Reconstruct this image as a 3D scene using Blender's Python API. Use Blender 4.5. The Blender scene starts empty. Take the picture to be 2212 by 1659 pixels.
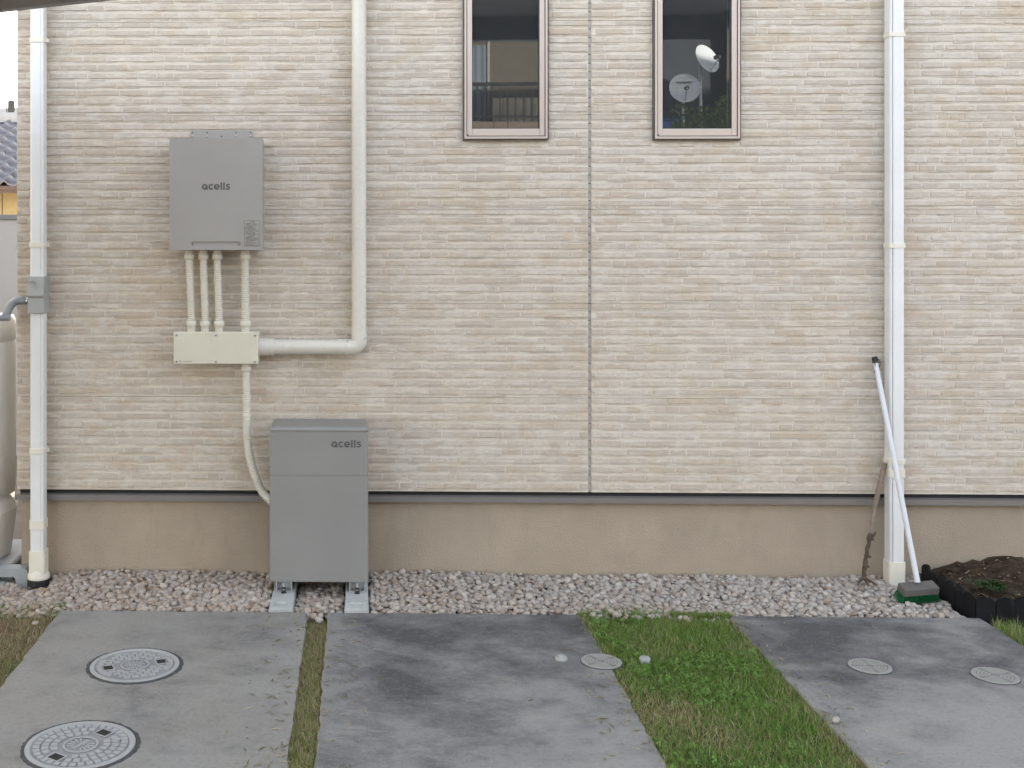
import bpy, bmesh, math, random
import numpy as np
from mathutils import Vector, Matrix

R = math.radians
SC = bpy.context.scene
COL = SC.collection

# ------------------------------------------------------------------ camera
CAM_H, CAM_D, YAW = 1.70, 5.60, R(1.4)
FPX, W, H = 2500.0, 2212.0, 1659.0            # focal length and frame in measuring units
PPX, PPY = 780.0 - FPX * math.tan(YAW), 490.0
cd = bpy.data.cameras.new("camera")
cam = bpy.data.objects.new("camera", cd)
COL.objects.link(cam)
cam.location = (0, -CAM_D, CAM_H)
cam.rotation_euler = (R(90), 0, YAW)
cd.sensor_width = 36
cd.lens = 36 * FPX / W
cd.shift_x = (W / 2 - PPX) / W
cd.shift_y = (PPY - H / 2) / W
cd.clip_start, cd.clip_end = 0.05, 2000
SC.camera = cam

# ------------------------------------------------------------------ light
SUN_EL, SUN_AZ = R(15.0), R(18.0)             # azimuth from +Y towards +X
wd = bpy.data.worlds.new("World")
SC.world = wd
wd.use_nodes = True
nt = wd.node_tree
nt.nodes.clear()
wo = nt.nodes.new("ShaderNodeOutputWorld")
bg = nt.nodes.new("ShaderNodeBackground")
sky = nt.nodes.new("ShaderNodeTexSky")
sky.sky_type = 'NISHITA'
sky.sun_disc = False
sky.sun_elevation = SUN_EL
sky.sun_rotation = SUN_AZ
sky.air_density = 1.0
sky.dust_density = 1.6
sky.ozone_density = 0.6
hsv = nt.nodes.new("ShaderNodeHueSaturation")
hsv.inputs["Saturation"].default_value = 0.36
bg.inputs["Strength"].default_value = 0.15
nt.links.new(sky.outputs[0], hsv.inputs["Color"])
nt.links.new(hsv.outputs[0], bg.inputs[0])
nt.links.new(bg.outputs[0], wo.inputs[0])

sl = bpy.data.lights.new("sun", 'SUN')
sl.energy = 5.0
sl.angle = R(0.5)
sl.color = (1.0, 0.90, 0.76)
sun = bpy.data.objects.new("sun", sl)
COL.objects.link(sun)
to_sun = Vector((math.sin(SUN_AZ) * math.cos(SUN_EL), math.cos(SUN_AZ) * math.cos(SUN_EL), math.sin(SUN_EL)))
sun.rotation_euler = to_sun.to_track_quat('Z', 'Y').to_euler()
sun.location = to_sun * 60

vs = SC.view_settings
vs.view_transform = 'Standard'
vs.look = 'None'
vs.gamma = 1.0
vs.exposure = 2.66
vs.use_curve_mapping = False

random.seed(11)
RNG = np.random.default_rng(7)

# ------------------------------------------------------------------ measuring
_sa, _ca = math.sin(YAW), math.cos(YAW)
def _ray(px, py):
    u, v = px - PPX, PPY - py
    return (-_sa * FPX + _ca * u, _ca * FPX + _sa * u, v)
def at(px, py, y):
    d = _ray(px, py); t = (y + CAM_D) / d[1]
    return Vector((d[0] * t, y, CAM_H + d[2] * t))
def gnd(px, py, z=0.0):
    d = _ray(px, py); t = (z - CAM_H) / d[2]
    return Vector((d[0] * t, -CAM_D + d[1] * t, z))

# ------------------------------------------------------------------ materials
M = {}
def nodes(name):
    m = bpy.data.materials.new(name); m.use_nodes = True
    n = m.node_tree; b = n.nodes["Principled BSDF"]
    return m, n, b
def lk(n, a, b): n.links.new(a, b)
def texco(n, scale=(1, 1, 1), obj=False):
    mp = n.nodes.new("ShaderNodeMapping"); mp.inputs["Scale"].default_value = scale
    if obj:
        tc = n.nodes.new("ShaderNodeTexCoord"); lk(n, tc.outputs["Object"], mp.inputs[0])
    else:
        g = n.nodes.new("ShaderNodeNewGeometry"); lk(n, g.outputs["Position"], mp.inputs[0])
    return mp.outputs[0]
def noise(n, vec, scale, detail=4, rough=0.6, dist=0.0):
    t = n.nodes.new("ShaderNodeTexNoise")
    t.inputs["Scale"].default_value = scale; t.inputs["Detail"].default_value = detail
    t.inputs["Roughness"].default_value = rough; t.inputs["Distortion"].default_value = dist
    lk(n, vec, t.inputs["Vector"]); return t.outputs["Fac"]
def ramp(n, fac, stops, interp='LINEAR'):
    r = n.nodes.new("ShaderNodeValToRGB"); r.color_ramp.interpolation = interp
    e = r.color_ramp.elements
    while len(e) < len(stops): e.new(0.5)
    for i, (p, c) in enumerate(stops):
        e[i].position = p
        if not hasattr(c, '__len__'): c = (c, c, c)
        e[i].color = (c[0], c[1], c[2], 1)
    lk(n, fac, r.inputs[0]); return r.outputs[0]
def mixc(n, fac, a, b, mode='MIX'):
    m = n.nodes.new("ShaderNodeMix"); m.data_type = 'RGBA'; m.blend_type = mode
    for s, v in ((0, fac), (6, a), (7, b)):
        if hasattr(v, 'is_linked') or hasattr(v, 'links'): lk(n, v, m.inputs[s])
        elif s == 0: m.inputs[0].default_value = v
        else: m.inputs[s].default_value = (*v, 1)
    return m.outputs[2]
def math_(n, op, a, b=None):
    m = n.nodes.new("ShaderNodeMath"); m.operation = op
    for i, v in enumerate((a, b)):
        if v is None: continue
        if hasattr(v, 'links'): lk(n, v, m.inputs[i])
        else: m.inputs[i].default_value = v
    return m.outputs[0]
def bump(n, b, h, strength, dist):
    bp = n.nodes.new("ShaderNodeBump"); bp.inputs["Strength"].default_value = strength
    bp.inputs["Distance"].default_value = dist
    lk(n, h, bp.inputs["Height"]); lk(n, bp.outputs[0], b.inputs["Normal"])
def attr(n, name):
    a = n.nodes.new("ShaderNodeAttribute"); a.attribute_name = name; return a

def simple(name, col, rough=0.5, var=0.06, scale=6, bs=0.0, bd=0.001, bscale=300, metal=0.0, spec=0.5, grime=None):
    m, n, b = nodes(name)
    v = texco(n)
    f = noise(n, v, scale, 5)
    lo = tuple(c * (1 - var * 1.6) for c in col); hi = tuple(min(1, c * (1 + var)) for c in col)
    c = ramp(n, f, [(0.3, lo), (0.7, hi)])
    if grime:
        g = noise(n, texco(n, (1, 1, 0.25)), 14, 6, 0.7)
        c = mixc(n, ramp(n, g, [(0.52, 0.0), (0.78, grime[1])]), c, grime[0])
    lk(n, c, b.inputs["Base Color"])
    rr = noise(n, v, 40, 3)
    rmp = ramp(n, rr, [(0.3, max(0, rough - 0.06)), (0.7, min(1, rough + 0.08))])
    lk(n, rmp, b.inputs["Roughness"])
    b.inputs["Metallic"].default_value = metal
    b.inputs["Specular IOR Level"].default_value = spec
    if bs: bump(n, b, noise(n, v, bscale, 3), bs, bd)
    M[name] = m
    return m

# siding: per-piece tone + tan blotches + fine split-stone relief
def siding_mat(name, dark):
    m, n, b = nodes(name)
    tone = attr(n, "tone").outputs["Fac"]
    v1 = texco(n, (1.0, 1.0, 2.6))
    blot = noise(n, v1, 2.6, 5, 0.62, 0.5)
    fine = noise(n, texco(n, (1, 1, 2.0)), 34, 5, 0.7, 0.3)
    base = ramp(n, tone, [(0.0, (0.488, 0.428, 0.372)), (0.45, (0.550, 0.492, 0.432)), (1.0, (0.612, 0.558, 0.500))])
    if not dark: base = mixc(n, 0.80, base, (0.685, 0.628, 0.552))
    tanf = ramp(n, blot, [(0.52, 0.0), (0.58, 0.48), (0.68, 0.68)])
    tanf2 = mixc(n, 1.0, tanf, ramp(n, tone, [(0.0, 1.0), (0.5, 0.75), (0.9, 0.35)]), 'MULTIPLY')
    base = mixc(n, tanf2, base, (0.53, 0.425, 0.31))
    blot2 = noise(n, texco(n, (1.0, 1.0, 2.2)), 7.5, 4, 0.6, 0.6)
    base = mixc(n, ramp(n, blot2, [(0.54, 0.0), (0.61, 0.55 if dark else 0.28)]), base, (0.505, 0.41, 0.31))
    base = mixc(n, ramp(n, fine, [(0.38, 0.42 if dark else 0.12), (0.60, 0.0)]), base, (0.36, 0.315, 0.255))
    pale = noise(n, v1, 9, 4, 0.6)
    base = mixc(n, ramp(n, pale, [(0.53, 0.0), (0.66, 0.55)]), base, (0.66, 0.615, 0.55))
    # faint rain streaks
    st = noise(n, texco(n, (9, 9, 0.5)), 1.4, 4, 0.6)
    base = mixc(n, ramp(n, st, [(0.50, 0.0), (0.75, 0.16)]), base, (0.34, 0.30, 0.25))
    lk(n, base, b.inputs["Base Color"])
    b.inputs["Roughness"].default_value = 0.85
    b.inputs["Specular IOR Level"].default_value = 0.25
    bump(n, b, noise(n, texco(n, (1, 1, 1.8)), 60, 6, 0.75, 0.6), 0.7, 0.007)
    M[name] = m
siding_mat("siding_brick", True)
siding_mat("siding_ground", False)

def concrete_mat():
    m, n, b = nodes("concrete")
    v = texco(n)
    big = noise(n, texco(n, (1, 1, 1)), 1.5, 7, 0.66, 0.2)
    mid = noise(n, texco(n, (1, 1.35, 1)), 4.2, 8, 0.72, 0.25)
    fine = noise(n, v, 60, 5, 0.75)
    a = attr(n, "stain").outputs["Fac"]
    k = math_(n, 'ADD', big, math_(n, 'MULTIPLY', a, 0.42))
    k = math_(n, 'ADD', k, math_(n, 'MULTIPLY', math_(n, 'SUBTRACT', mid, 0.5), 1.0))
    c = ramp(n, k, [(0.26, (0.290, 0.285, 0.275)), (0.44, (0.232, 0.229, 0.226)), (0.58, (0.158, 0.156, 0.160)), (0.76, (0.085, 0.084, 0.090))])
    warm = noise(n, texco(n, (1, 1, 1)), 2.1, 4)
    wf = math_(n, 'ADD', warm, math_(n, 'MULTIPLY', attr(n, "warm").outputs["Fac"], 0.30))
    c = mixc(n, ramp(n, wf, [(0.55, 0.0), (0.85, 0.38)]), c, (0.275, 0.250, 0.210))
    c = mixc(n, ramp(n, fine, [(0.36, 0.28), (0.50, 0.0)]), c, (0.10, 0.10, 0.10))
    c = mixc(n, ramp(n, noise(n, v, 85, 4, 0.7), [(0.55, 0.0), (0.72, 0.38)]), c, (0.42, 0.415, 0.40))
    spk = noise(n, texco(n, (1, 2.0, 1)), 13, 9, 0.85, 0.5)
    c = mixc(n, ramp(n, spk, [(0.55, 0.0), (0.68, 0.40)]), c, (0.30, 0.297, 0.293))
    scr = noise(n, texco(n, (2.0, 26, 1)), 2.6, 6, 0.75, 0.9)
    c = mixc(n, ramp(n, scr, [(0.60, 0.0), (0.70, 0.30)]), c, (0.36, 0.355, 0.345))
    lk(n, c, b.inputs["Base Color"])
    b.inputs["Roughness"].default_value = 0.88
    b.inputs["Specular IOR Level"].default_value = 0.3
    bump(n, b, mixc(n, 0.5, noise(n, texco(n, (1, 4, 1)), 40, 5, 0.7), fine), 0.35, 0.004)
    M["concrete"] = m
concrete_mat()

def vcol(name, rough=0.8, trans=0.0, spec=0.3, vary=None):
    m, n, b = nodes(name)
    c = attr(n, "col").outputs["Color"]
    if vary:
        f = noise(n, texco(n), vary, 4, 0.7)
        c = mixc(n, 1.0, c, ramp(n, f, [(0.3, 0.72), (0.7, 1.0)]), 'MULTIPLY')
    lk(n, c, b.inputs["Base Color"])
    b.inputs["Roughness"].default_value = rough
    b.inputs["Specular IOR Level"].default_value = spec
    if trans:
        t = n.nodes.new("ShaderNodeBsdfTranslucent"); lk(n, c, t.inputs[0])
        mx = n.nodes.new("ShaderNodeMixShader"); mx.inputs[0].default_value = trans
        lk(n, b.outputs[0], mx.inputs[1]); lk(n, t.outputs[0], mx.inputs[2])
        lk(n, mx.outputs[0], n.nodes["Material Output"].inputs[0])
    M[name] = m
vcol("grass", 0.6, 0.3)
vcol("leaf", 0.55, 0.25, 0.4)
vcol("pebble_heap", 0.75, 0, 0.35, 90)
def pebble_single():
    m, n, b = nodes("pebble_single")
    oi = n.nodes.new("ShaderNodeObjectInfo")
    c = ramp(n, oi.outputs["Random"], [(0.0, (0.37, 0.30, 0.255)), (0.2, (0.44, 0.385, 0.345)), (0.45, (0.49, 0.445, 0.41)), (0.7, (0.42, 0.385, 0.365)), (0.85, (0.53, 0.49, 0.46)), (1.0, (0.47, 0.40, 0.35))])
    f = noise(n, texco(n), 90, 4, 0.7)
    c = mixc(n, 1.0, c, ramp(n, f, [(0.3, 0.74), (0.7, 1.0)]), 'MULTIPLY')
    lk(n, c, b.inputs["Base Color"]); b.inputs["Roughness"].default_value = 0.75
    b.inputs["Specular IOR Level"].default_value = 0.35
    M["pebble_single"] = m
pebble_single()

simple("stucco", (0.385, 0.322, 0.252), 0.9, 0.07, 2.5, 0.9, 0.006, 140, spec=0.2, grime=((0.27, 0.235, 0.19), 0.35))
simple("flashing", (0.17, 0.155, 0.148), 0.5, 0.05)
simple("black_gap", (0.015, 0.015, 0.015), 0.8)
simple("sealant", (0.36, 0.325, 0.285), 0.7, 0.12, 30)
simple("white_pvc", (0.70, 0.71, 0.72), 0.38, 0.03, 4, grime=((0.60, 0.57, 0.50), 0.25))
simple("ivory_pvc", (0.71, 0.68, 0.60), 0.45, 0.04, 5, grime=((0.5, 0.45, 0.35), 0.3))
simple("duct_pvc", (0.615, 0.595, 0.54), 0.30, 0.03, 4)
simple("flex_pvc", (0.62, 0.60, 0.525), 0.45, 0.04, 8)
simple("box_pvc", (0.64, 0.61, 0.51), 0.5, 0.04, 5, grime=((0.5, 0.46, 0.36), 0.25))
simple("unit_paint", (0.325, 0.314, 0.300), 0.42, 0.03, 3, 0.15, 0.0006, 500)
simple("battery_paint", (0.245, 0.243, 0.238), 0.45, 0.04, 3, 0.2, 0.0006, 500)
simple("logo_ink", (0.085, 0.083, 0.082), 0.5, 0.03)
simple("label_film", (0.36, 0.355, 0.33), 0.4, 0.03)
simple("label_ink", (0.10, 0.095, 0.09), 0.6, 0.03)
simple("screw_steel", (0.55, 0.54, 0.52), 0.3, 0.05, 40, metal=1.0)
simple("galvanised", (0.50, 0.52, 0.53), 0.5, 0.12, 30, metal=0.75)
simple("dark_hole", (0.02, 0.02, 0.02), 0.9)
simple("block_concrete", (0.45, 0.47, 0.47), 0.9, 0.10, 12, 0.5, 0.004, 120, spec=0.2, grime=((0.25, 0.25, 0.23), 0.4))
simple("frame_alu", (0.52, 0.445, 0.40), 0.38, 0.03, 4, metal=0.25)
simple("frame_dark", (0.085, 0.070, 0.062), 0.5, 0.05)
simple("diverter_grey", (0.34, 0.35, 0.345), 0.45, 0.04, 6)
simple("hose_grey", (0.30, 0.32, 0.34), 0.4, 0.04, 6)
simple("barrel_plastic", (0.80, 0.80, 0.79), 0.45, 0.05, 3, 0.15, 0.001, 200, grime=((0.4, 0.39, 0.35), 0.35))
simple("stand_plastic", (0.30, 0.32, 0.335), 0.6, 0.06, 8)
simple("rubber_black", (0.018, 0.018, 0.020), 0.6, 0.1, 20)
simple("handle_white", (0.60, 0.615, 0.67), 0.35, 0.03, 10)
simple("head_grey", (0.115, 0.108, 0.104), 0.75, 0.1, 25, 0.3, 0.002, 120)
simple("bristle_green", (0.008, 0.125, 0.042), 0.55, 0.2, 60)
simple("wood_weathered", (0.24, 0.185, 0.15), 0.85, 0.2, 40, 0.4, 0.002, 150)
simple("rust", (0.085, 0.060, 0.042), 0.9, 0.3, 60, 0.6, 0.002, 160)
simple("edging_black", (0.007, 0.0075, 0.010), 0.55, 0.1, 10, spec=0.25)
simple("soil", (0.060, 0.042, 0.030), 0.95, 0.45, 22, 0.9, 0.02, 45, spec=0.1)
simple("dry_soil", (0.17, 0.125, 0.08), 0.95, 0.3, 18, 0.8, 0.012, 60, spec=0.1)
simple("lawn_soil", (0.12, 0.105, 0.058), 0.95, 0.35, 20, 0.8, 0.012, 60, spec=0.1)
simple("ground_earth", (0.20, 0.175, 0.145), 0.95, 0.2, 3, 0.5, 0.02, 20, spec=0.1)
simple("gravel_base", (0.15, 0.13, 0.11), 0.95, 0.3, 30, spec=0.1)
simple("iron_cover", (0.375, 0.385, 0.395), 0.62, 0.07, 14, 0.25, 0.002, 160, grime=((0.2, 0.2, 0.2), 0.4))
simple("cover_groove", (0.22, 0.22, 0.21), 0.9, 0.1, 20)
simple("iron_groove", (0.285, 0.293, 0.302), 0.8, 0.1, 20)
simple("cover_pvc", (0.31, 0.315, 0.30), 0.6, 0.06, 14, 0.25, 0.002, 160, grime=((0.2, 0.2, 0.18), 0.45))
simple("joint_dark", (0.075, 0.075, 0.078), 0.95, 0.3, 50)
simple("cap_white", (0.33, 0.335, 0.335), 0.6, 0.06, 20)
simple("stone_pale", (0.40, 0.37, 0.34), 0.8, 0.15, 60)
simple("carport_beam", (0.30, 0.30, 0.315), 0.45, 0.04)
simple("plain_render", (0.50, 0.46, 0.40), 0.9, 0.05)
simple("room_wall", (0.18, 0.18, 0.18), 0.9, 0.05)
simple("roof_slate", (0.07, 0.07, 0.075), 0.7, 0.1)
simple("far_shade_wall", (0.013, 0.017, 0.023), 0.85, 0.1)  # shade put into the colour, so the sunlit band still reads dark
simple("far_beige", (0.42, 0.32, 0.235), 0.9, 0.06)
simple("far_brown", (0.036, 0.029, 0.020), 0.8, 0.08)
simple("far_gutter", (0.55, 0.58, 0.64), 0.5, 0.04)
simple("far_curtain", (0.07, 0.088, 0.11), 0.9, 0.08, 8)
simple("far_drape", (0.30, 0.27, 0.21), 0.9, 0.08, 8)
simple("rail_bronze", (0.05, 0.043, 0.037), 0.5, 0.05)
simple("dish_white", (0.43, 0.45, 0.48), 0.5, 0.03)
simple("blue_plastic", (0.02, 0.07, 0.26), 0.5, 0.05)
simple("bark", (0.10, 0.075, 0.055), 0.9, 0.2, 30, 0.6, 0.01, 40)
simple("yellow_wall", (0.52, 0.40, 0.20), 0.9, 0.05)
simple("grey_wall", (0.40, 0.395, 0.40), 0.85, 0.05, 2)
simple("wall_cap", (0.19, 0.19, 0.20), 0.7, 0.05)
simple("eave_brown", (0.16, 0.11, 0.085), 0.7, 0.08)
simple("roof_tile", (0.135, 0.125, 0.145), 0.18, 0.12, 20, spec=0.9)
simple("asphalt", (0.055, 0.055, 0.058), 0.9, 0.15, 10, 0.4, 0.004, 150)

def glass_mat():
    m, n, b = nodes("window_glass")
    n.nodes.remove(b)
    out = n.nodes["Material Output"]
    tr = n.nodes.new("ShaderNodeBsdfTransparent"); tr.inputs[0].default_value = (0.55, 0.60, 0.62, 1)
    gl = n.nodes.new("ShaderNodeBsdfGlossy"); gl.inputs["Roughness"].default_value = 0.0
    gl.inputs[0].default_value = (0.92, 0.97, 1.0, 1)
    bp = n.nodes.new("ShaderNodeBump"); bp.inputs["Strength"].default_value = 0.012; bp.inputs["Distance"].default_value = 0.02
    lk(n, noise(n, texco(n, (1, 1, 1)), 2.2, 1), bp.inputs["Height"])
    lk(n, bp.outputs[0], gl.inputs["Normal"])
    fr = n.nodes.new("ShaderNodeFresnel"); fr.inputs[0].default_value = 1.5
    fa = math_(n, 'ADD', math_(n, 'MULTIPLY', fr.outputs[0], 1.2), 0.13)
    mx = n.nodes.new("ShaderNodeMixShader")
    lk(n, fa, mx.inputs[0]); lk(n, tr.outputs[0], mx.inputs[1]); lk(n, gl.outputs[0], mx.inputs[2])
    df = n.nodes.new("ShaderNodeBsdfDiffuse"); df.inputs[0].default_value = (0.56, 0.59, 0.63, 1)  # weak haze put into the pane colour to lift its dark reflections
    m2 = n.nodes.new("ShaderNodeMixShader"); m2.inputs[0].default_value = 0.042
    lk(n, mx.outputs[0], m2.inputs[1]); lk(n, df.outputs[0], m2.inputs[2])
    lk(n, m2.outputs[0], out.inputs[0])
    M["window_glass"] = m
glass_mat()
def poly_mat():
    m, n, b = nodes("polycarbonate")
    b.inputs["Base Color"].default_value = (0.42, 0.37, 0.32, 1); b.inputs["Roughness"].default_value = 0.3
    t = n.nodes.new("ShaderNodeBsdfTranslucent"); t.inputs[0].default_value = (0.46, 0.385, 0.30, 1)
    mx = n.nodes.new("ShaderNodeMixShader"); mx.inputs[0].default_value = 0.6
    lk(n, b.outputs[0], mx.inputs[1]); lk(n, t.outputs[0], mx.inputs[2])
    lk(n, mx.outputs[0], n.nodes["Material Output"].inputs[0])
    M["polycarbonate"] = m
poly_mat()

# ------------------------------------------------------------------ building helpers
def tag(o, label=None, cat=None, group=None, kind=None):
    if label: o["label"] = label
    if cat: o["category"] = cat
    if group: o["group"] = group
    if kind: o["kind"] = kind
    return o
def empty(name, loc, label=None, cat=None, group=None):
    o = bpy.data.objects.new(name, None)
    o.empty_display_size = 0.1
    o.location = loc
    COL.objects.link(o)
    return tag(o, label, cat, group)
def wpos(o):
    p = Vector((0, 0, 0))
    while o is not None:
        p = p + o.location; o = o.parent
    return p

class MB:
    def __init__(s): s.v, s.f, s.sm = [], [], []
    def add(s, vs_, fs, smooth=False):
        k = len(s.v); s.v += [tuple(p) for p in vs_]
        for f in fs: s.f.append([i + k for i in f]); s.sm.append(smooth)
        return s
    def box(s, x0, x1, y0, y1, z0, z1):
        return s.add([(x0, y0, z0), (x1, y0, z0), (x1, y1, z0), (x0, y1, z0), (x0, y0, z1), (x1, y0, z1), (x1, y1, z1), (x0, y1, z1)],
                     [(0, 3, 2, 1), (4, 5, 6, 7), (0, 1, 5, 4), (1, 2, 6, 5), (2, 3, 7, 6), (3, 0, 4, 7)])
    def tube(s, pts, rad, n=16, caps=True, smooth=True):
        pts = [Vector(p) for p in pts]
        if not hasattr(rad, '__len__'): rad = [rad] * len(pts)
        up = None; rings = []
        for i, p in enumerate(pts):
            d = (pts[min(i + 1, len(pts) - 1)] - pts[max(i - 1, 0)])
            if d.length < 1e-9: d = Vector((0, 0, 1))
            d.normalize()
            if up is None:
                up = d.orthogonal().normalized()
            up = (up - d * up.dot(d))
            if up.length < 1e-6: up = d.orthogonal()
            up.normalize(); q = d.cross(up)
            rings.append([p + (up * math.cos(2 * math.pi * j / n) + q * math.sin(2 * math.pi * j / n)) * rad[i] for j in range(n)])
        vs_ = [p for r in rings for p in r]; fs = []
        for i in range(len(pts) - 1):
            for j in range(n):
                a, b = i * n + j, i * n + (j + 1) % n
                fs.append((a, b, b + n, a + n))
        s.add(vs_, fs, smooth)
        if caps:
            s.add(rings[0], [tuple(range(n - 1, -1, -1))]); s.add(rings[-1], [tuple(range(n))])
        return s
    def prism(s, poly, axis, a, b, smooth=False):
        # poly: 2-D points, extruded along axis ('x','y','z') from a to b
        def P(u, v, w):
            return {'x': (w, u, v), 'y': (u, w, v), 'z': (u, v, w)}[axis]
        n = len(poly)
        vs_ = [P(u, v, a) for u, v in poly] + [P(u, v, b) for u, v in poly]
        fs = [(i, (i + 1) % n, n + (i + 1) % n, n + i) for i in range(n)]
        s.add(vs_, fs, smooth)
        s.add(vs_, [tuple(range(n - 1, -1, -1)), tuple(range(n, 2 * n))])
        return s
    def lathe(s, prof, c, n=32, smooth=True, caps=True):
        vs_ = []
        for r, z in prof:
            for j in range(n):
                a = 2 * math.pi * j / n
                vs_.append((c[0] + r * math.cos(a), c[1] + r * math.sin(a), c[2] + z))
        fs = []
        for i in range(len(prof) - 1):
            for j in range(n):
                a, b = i * n + j, i * n + (j + 1) % n
                fs.append((a, b, b + n, a + n))
        s.add(vs_, fs, smooth)
        if caps:
            s.add(vs_[:n], [tuple(range(n - 1, -1, -1))]); s.add(vs_[-n:], [tuple(range(n))])
        return s
    def build(s, name, mat, parent=None, bevel=0.0, segs=2, recalc=True):
        me = bpy.data.meshes.new(name)
        off = wpos(parent) if parent is not None else Vector((0, 0, 0))
        me.from_pydata([(p[0] - off.x, p[1] - off.y, p[2] - off.z) for p in s.v], [], s.f)
        me.polygons.foreach_set("use_smooth", s.sm)
        if recalc:
            bm = bmesh.new(); bm.from_mesh(me); bmesh.ops.recalc_face_normals(bm, faces=bm.faces); bm.to_mesh(me); bm.free()
        me.materials.append(M[mat]); me.update()
        o = bpy.data.objects.new(name, me); COL.objects.link(o)
        if parent is not None: o.parent = parent
        if bevel:
            md = o.modifiers.new("bevel", 'BEVEL'); md.width = bevel; md.segments = segs; md.limit_method = 'ANGLE'; md.angle_limit = R(40)
        return o
def bx(name, mat, parent, x0, x1, y0, y1, z0, z1, bevel=0.0):
    return MB().box(x0, x1, y0, y1, z0, z1).build(name, mat, parent, bevel)
def set_attr(me, name, vals):
    a = me.attributes.new(name, 'FLOAT', 'POINT'); a.data.foreach_set("value", np.asarray(vals, np.float32))
def set_col(me, vals):
    a = me.attributes.new("col", 'FLOAT_COLOR', 'POINT')
    v = np.ones((len(vals), 4), np.float32); v[:, :3] = vals
    a.data.foreach_set("color", v.ravel())
def np_mesh(name, verts, faces, mat, smooth=False, col=None):
    """verts (n,3), faces (m,k) all of one size"""
    me = bpy.data.meshes.new(name)
    me.vertices.add(len(verts)); me.vertices.foreach_set("co", np.ascontiguousarray(verts, np.float32).ravel())
    m, k = faces.shape
    me.loops.add(m * k); me.loops.foreach_set("vertex_index", np.ascontiguousarray(faces, np.int32).ravel())
    me.polygons.add(m); me.polygons.foreach_set("loop_start", np.arange(0, m * k, k, dtype=np.int32))
    me.polygons.foreach_set("use_smooth", np.full(m, smooth))
    me.update(calc_edges=True)
    if col is not None: set_col(me, col)
    me.materials.append(M[mat])
    o = bpy.data.objects.new(name, me); COL.objects.link(o)
    return o
def arc(c, r, a0, a1, n):
    return [(c[0] + r * math.cos(R(a0 + (a1 - a0) * i / n)), c[1] + r * math.sin(R(a0 + (a1 - a0) * i / n))) for i in range(n + 1)]
def rrect(x0, x1, z0, z1, r, n=4):
    return arc((x1 - r, z1 - r), r, 0, 90, n) + arc((x0 + r, z1 - r), r, 90, 180, n) + arc((x0 + r, z0 + r), r, 180, 270, n) + arc((x1 - r, z0 + r), r, 270, 360, n)
def stroke(mb, pts, w, y0, y1):
    """flat stroke in the x-z plane from y0 (front) to y1"""
    pts = [Vector((p[0], 0, p[1])) for p in pts]; L, Rr = [], []
    for i, p in enumerate(pts):
        d = (pts[min(i + 1, len(pts) - 1)] - pts[max(i - 1, 0)]).normalized(); q = Vector((-d.z, 0, d.x)) * w / 2
        L.append(p + q); Rr.append(p - q)
    vs_ = [(p.x, y0, p.z) for p in L] + [(p.x, y0, p.z) for p in Rr] + [(p.x, y1, p.z) for p in L] + [(p.x, y1, p.z) for p in Rr]
    n = len(pts); fs = []
    for i in range(n - 1):
        fs += [(i, i + 1, n + i + 1, n + i), (i, i + 1, 2 * n + i + 1, 2 * n + i), (n + i, n + i + 1, 3 * n + i + 1, 3 * n + i)]
    mb.add(vs_, fs + [(0, n, 3 * n, 2 * n), (n - 1, 2 * n - 1, 4 * n - 1, 3 * n - 1)])
def logo(x, z, h, y, parent):
    mb = MB(); t = 0.25; w = t * h
    def ring(cx, a0, a1, rx=0.5): stroke(mb, [(x + (cx + (rx - t / 2) * math.cos(R(a0 + (a1 - a0) * i / 28))) * h, z + (0.5 + (0.5 - t / 2) * math.sin(R(a0 + (a1 - a0) * i / 28))) * h) for i in range(29)], w, y - 0.0006, y)
    ring(0.515, -42, 318)
    stroke(mb, [(x + 0.52 * h, z + 0.47 * h), (x + 1.0 * h, z - 0.01 * h)], w * 0.78, y - 0.0009, y)
    ring(1.14 + 0.5, 48, 312)
    ring(2.07 + 0.5, 0, 318)
    stroke(mb, [(x + 2.2 * h, z + 0.47 * h), (x + 3.06 * h, z + 0.47 * h)], w * 0.8, y - 0.0009, y)
    for lx in (3.2, 3.66): stroke(mb, [(x + (lx + t / 2) * h, z), (x + (lx + t / 2) * h, z + 1.24 * h)], w, y - 0.0006, y)
    sp = [(4.76, 0.80), (4.66, 0.865), (4.50, 0.885), (4.34, 0.865), (4.24, 0.79), (4.22, 0.69), (4.28, 0.60), (4.42, 0.54), (4.56, 0.49), (4.68, 0.42), (4.71, 0.31), (4.66, 0.20), (4.55, 0.135), (4.40, 0.115), (4.25, 0.14), (4.12, 0.22)]
    stroke(mb, [(x + a * h, z + b * h) for a, b in sp], w * 0.92, y - 0.0006, y)
    return mb.build("logo", "logo_ink", parent, recalc=False)
def screw(parent, x, y, z, r=0.006):
    mb = MB(); n = 10
    rings = [(r, 0.0), (r * 0.9, -r * 0.35), (r * 0.45, -r * 0.6)]
    vs_ = []
    for rr, dy in rings: vs_ += [(x + rr * math.cos(2 * math.pi * j / n), y + dy, z + rr * math.sin(2 * math.pi * j / n)) for j in range(n)]
    fs = [(i * n + j, i * n + (j + 1) % n, (i + 1) * n + (j + 1) % n, (i + 1) * n + j) for i in range(2) for j in range(n)]
    fs.append(tuple(range(2 * n, 3 * n)))
    mb.add(vs_, fs, True)
    o = mb.build("screw", "screw_steel", parent)
    c = MB().box(x - r * 0.6, x + r * 0.6, y - r * 0.66, y - r * 0.5, z - r * 0.12, z + r * 0.12)
    c.build("screw_slot", "dark_hole", o)
    return o
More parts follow.
